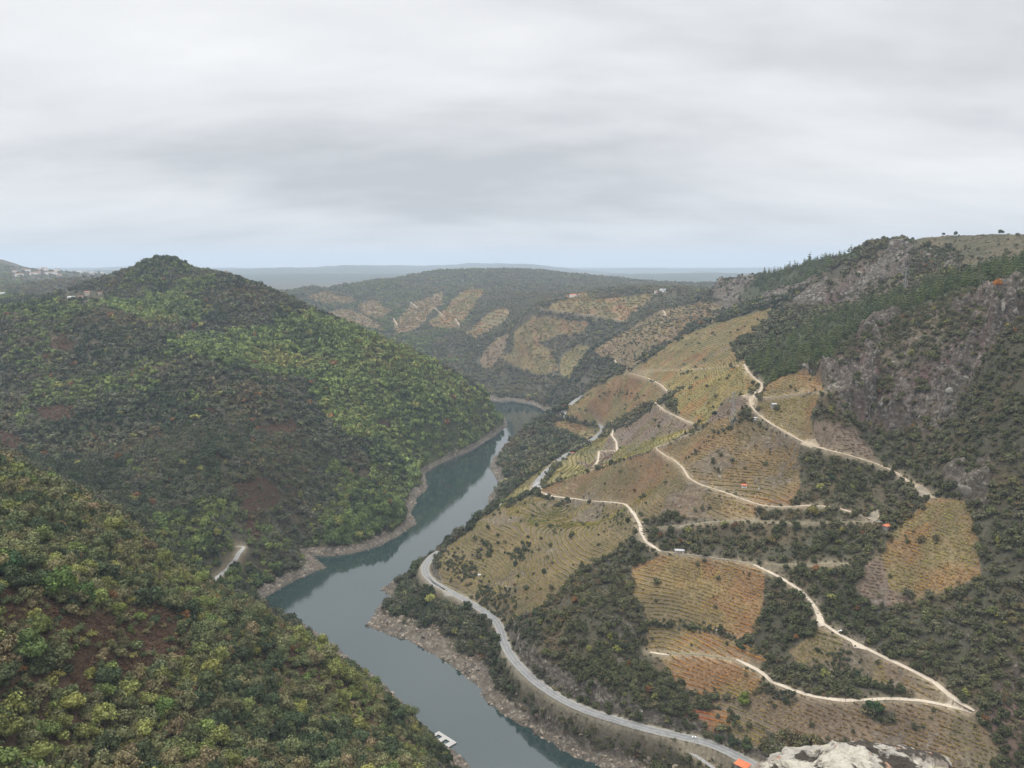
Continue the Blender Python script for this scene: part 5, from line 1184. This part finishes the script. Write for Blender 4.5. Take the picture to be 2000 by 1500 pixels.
car((q[0] - math.sin(ra) * 1.6 * -1, q[1] + math.cos(ra) * 1.6 * -1, q[2] + .0), ra, 'white car driving on the grey two lane road near the bottom')
p = at(1643, 1236); car((p[0], p[1], p[2] + .1), 2.5, 'white van parked beside the pale gravel track', 'van', True)
# ------------------------------------------------------------------ guard rails along the river side of the road
def rail(i0, i1, d, label):
    l = offset(main_road, d)[i0:i1]; e = empty('guard_rail', tuple(map(float, l[0])), label, 'guard rail'); o = l[0]; b = MB(); w = l - o; n = len(w)
    v = []; 
    for q in w: v += [(q[0], q[1], q[2] + .45), (q[0], q[1], q[2] + .85)]
    b.add(v, [(2 * k, 2 * k + 2, 2 * k + 3, 2 * k + 1) for k in range(n - 1)]); r_ = b.build('rail', M_STEEL, e); m = r_.modifiers.new('thickness', 'SOLIDIFY'); m.thickness = .12
    for k in range(0, n, 4): t = MB(); t.beam((w[k][0], w[k][1], w[k][2] - .4), (w[k][0], w[k][1], w[k][2] + .8), .08); t.build('post', M_STEEL, e)
nR = len(main_road); near_i = lambda u, v: int(np.argmin([abs(project(*q_)[0] - u) + abs(project(*q_)[1] - v) for q_ in main_road]))
a_, b_, c_, d_i = near_i(1250, 1420), near_i(1000, 1285), near_i(960, 1203), near_i(850, 1140)
sgn = -1 if offset(main_road, 5)[a_][0] > main_road[a_][0] else 1
rail(a_, b_, sgn * 4.6, 'grey guard rail on the river side of the lower road stretch'); rail(b_ + 3, c_, sgn * 4.6, 'grey guard rail along the middle bend of the road'); rail(d_i + 2, near_i(840, 1090), sgn * 4.8, 'grey guard rail round the outer road bend over the water')
def sign(u, v, label):
    i = near_i(u, v); q = offset(main_road, sgn * 4.4)[i]; e = empty('road_sign', tuple(map(float, q)), label, 'road sign'); b = MB(); b.beam((0, 0, -.3), (0, 0, 2.2), .05, 6); b.build('post', M_STEEL, e); b = MB(); b.box(-.7, .7, -.03, .03, 1.5, 2.6); b.build('panel', M_TANK, e)
sign(975, 1206, 'white marker panel at the inside of the road kink'); sign(877, 1152, 'small white road sign at the bend lay-by')
# ------------------------------------------------------------------ rocks that stand alone
def lump(name, label, cat, p, dims, seed, mat, sub=4, cuts=14, rough=.06, rz=0):
    import bmesh
    bm = bmesh.new(); bmesh.ops.create_icosphere(bm, subdivisions=sub, radius=1); v = np.array([q.co[:] for q in bm.verts]); f = [[q.index for q in t.verts] for t in bm.faces]; bm.free(); r = np.random.default_rng(seed)
    for _ in range(cuts): n = r.normal(size=3); n /= np.linalg.norm(n); d = v @ n; lim = r.uniform(.6, .9); o = d > lim; v[o] -= (d[o] - lim)[:, None] * n * .85
    nn = v / np.linalg.norm(v, axis=1)[:, None]
    v += nn * (fbm(v[:, 0] * 3 + v[:, 2] * 2, v[:, 1] * 3 - v[:, 2] * 1.5 + seed, 1.2, 6, seed, .62, True) * rough * 2.4)[:, None]
    o = link(name, raw_mesh(name, v * np.array(dims), f, mat, False)); o.location = p; o.rotation_euler = (0, 0, rz); return tag(o, label, cat)
def lichen():
    m, nt, b, N, L = newmat('lichen_rock'); tc = N('ShaderNodeTexCoord')
    def nz(s, d, r=.6, off=0):
        mp = N('ShaderNodeMapping'); mp.inputs['Location'].default_value = (off, off, off); L(tc.outputs['Object'], mp.inputs[0]); n = N('ShaderNodeTexNoise'); n.inputs['Scale'].default_value = s; n.inputs['Detail'].default_value = d; n.inputs['Roughness'].default_value = r; n.inputs['Distortion'].default_value = .4; L(mp.outputs[0], n.inputs['Vector']); return n.outputs['Fac']
    def st(x, a, c): n = N('ShaderNodeMapRange'); L(x, n.inputs[0]); n.inputs[1].default_value = a; n.inputs[2].default_value = c; return n.outputs[0]
    def mix(x, col, fac): n = N('ShaderNodeMix'); n.data_type = 'RGBA'; L(fac, n.inputs[0]); (L(x, n.inputs[6]) if not isinstance(x, tuple) else setattr(n.inputs[6], 'default_value', x)); n.inputs[7].default_value = col; return n.outputs[2]
    c = mix((.36, .335, .295, 1), (.20, .165, .135, 1), st(nz(3.2, 5), .5, .62)); c = mix(c, (.42, .39, .26, 1), st(nz(3.6, 5, .6, 7), .55, .62)); c = mix(c, (.45, .42, .35, 1), st(nz(2.2, 6, .7, 3), .52, .58)); c = mix(c, (.045, .038, .03, 1), st(nz(4.6, 6, .65, 13), .53, .58)); c = mix(c, (.40, .24, .16, 1), st(nz(5, 4, .6, 23), .62, .68))
    L(c, b.inputs['Base Color']); b.inputs['Roughness'].default_value = .95; bp = N('ShaderNodeBump'); bp.inputs['Distance'].default_value = .05; bp.inputs['Strength'].default_value = .9; L(nz(9, 8, .65, 2), bp.inputs['Height']); L(bp.outputs[0], b.inputs['Normal']); return m
p = Pt(1668, 1556, 4.3); lump('lichen_rock', 'pale lichen covered rock in the foreground at the bottom right', 'rock', p, (.66, .46, .33), 11, lichen(), 6, 18, .05, rz=.1)
M_SHR = plain('wet_rock', (.13, .11, .09), .8, 0, .4, .4)
lump('boulder', 'dark boulder in the water off the rocky point', 'boulder', Pz(719, 1221, .3), (3.4, 2.6, 2.4), 5, M_SHR, 3, 10, .08)
lump('boulder', 'small dark rock off the upper rocky point', 'boulder', Pz(747, 1152, .0), (2.6, 2.2, 1.3), 8, M_SHR, 3, 10, .08)
print('things', time.time() - T0)
# ------------------------------------------------------------------ air: one closed box of even haze
def haze():
    m = bpy.data.materials.new('haze_air'); m.use_nodes = True; nt = m.node_tree; nt.nodes.clear()
    o = nt.nodes.new('ShaderNodeOutputMaterial'); v = nt.nodes.new('ShaderNodeVolumePrincipled'); v.inputs['Color'].default_value = (.72, .84, 1.0, 1); v.inputs['Density'].default_value = HAZE
    v.inputs['Anisotropy'].default_value = 0.0; nt.links.new(v.outputs[0], o.inputs['Volume'])
    b = MB(); b.box(-33000, 33000, -33000, 33000, -17, 760); h = b.build('haze', m); tag(h, 'pale blue haze in the valley air', None, None, 'stuff')
HAZE = 6.4e-5
haze()
print('total', time.time() - T0)
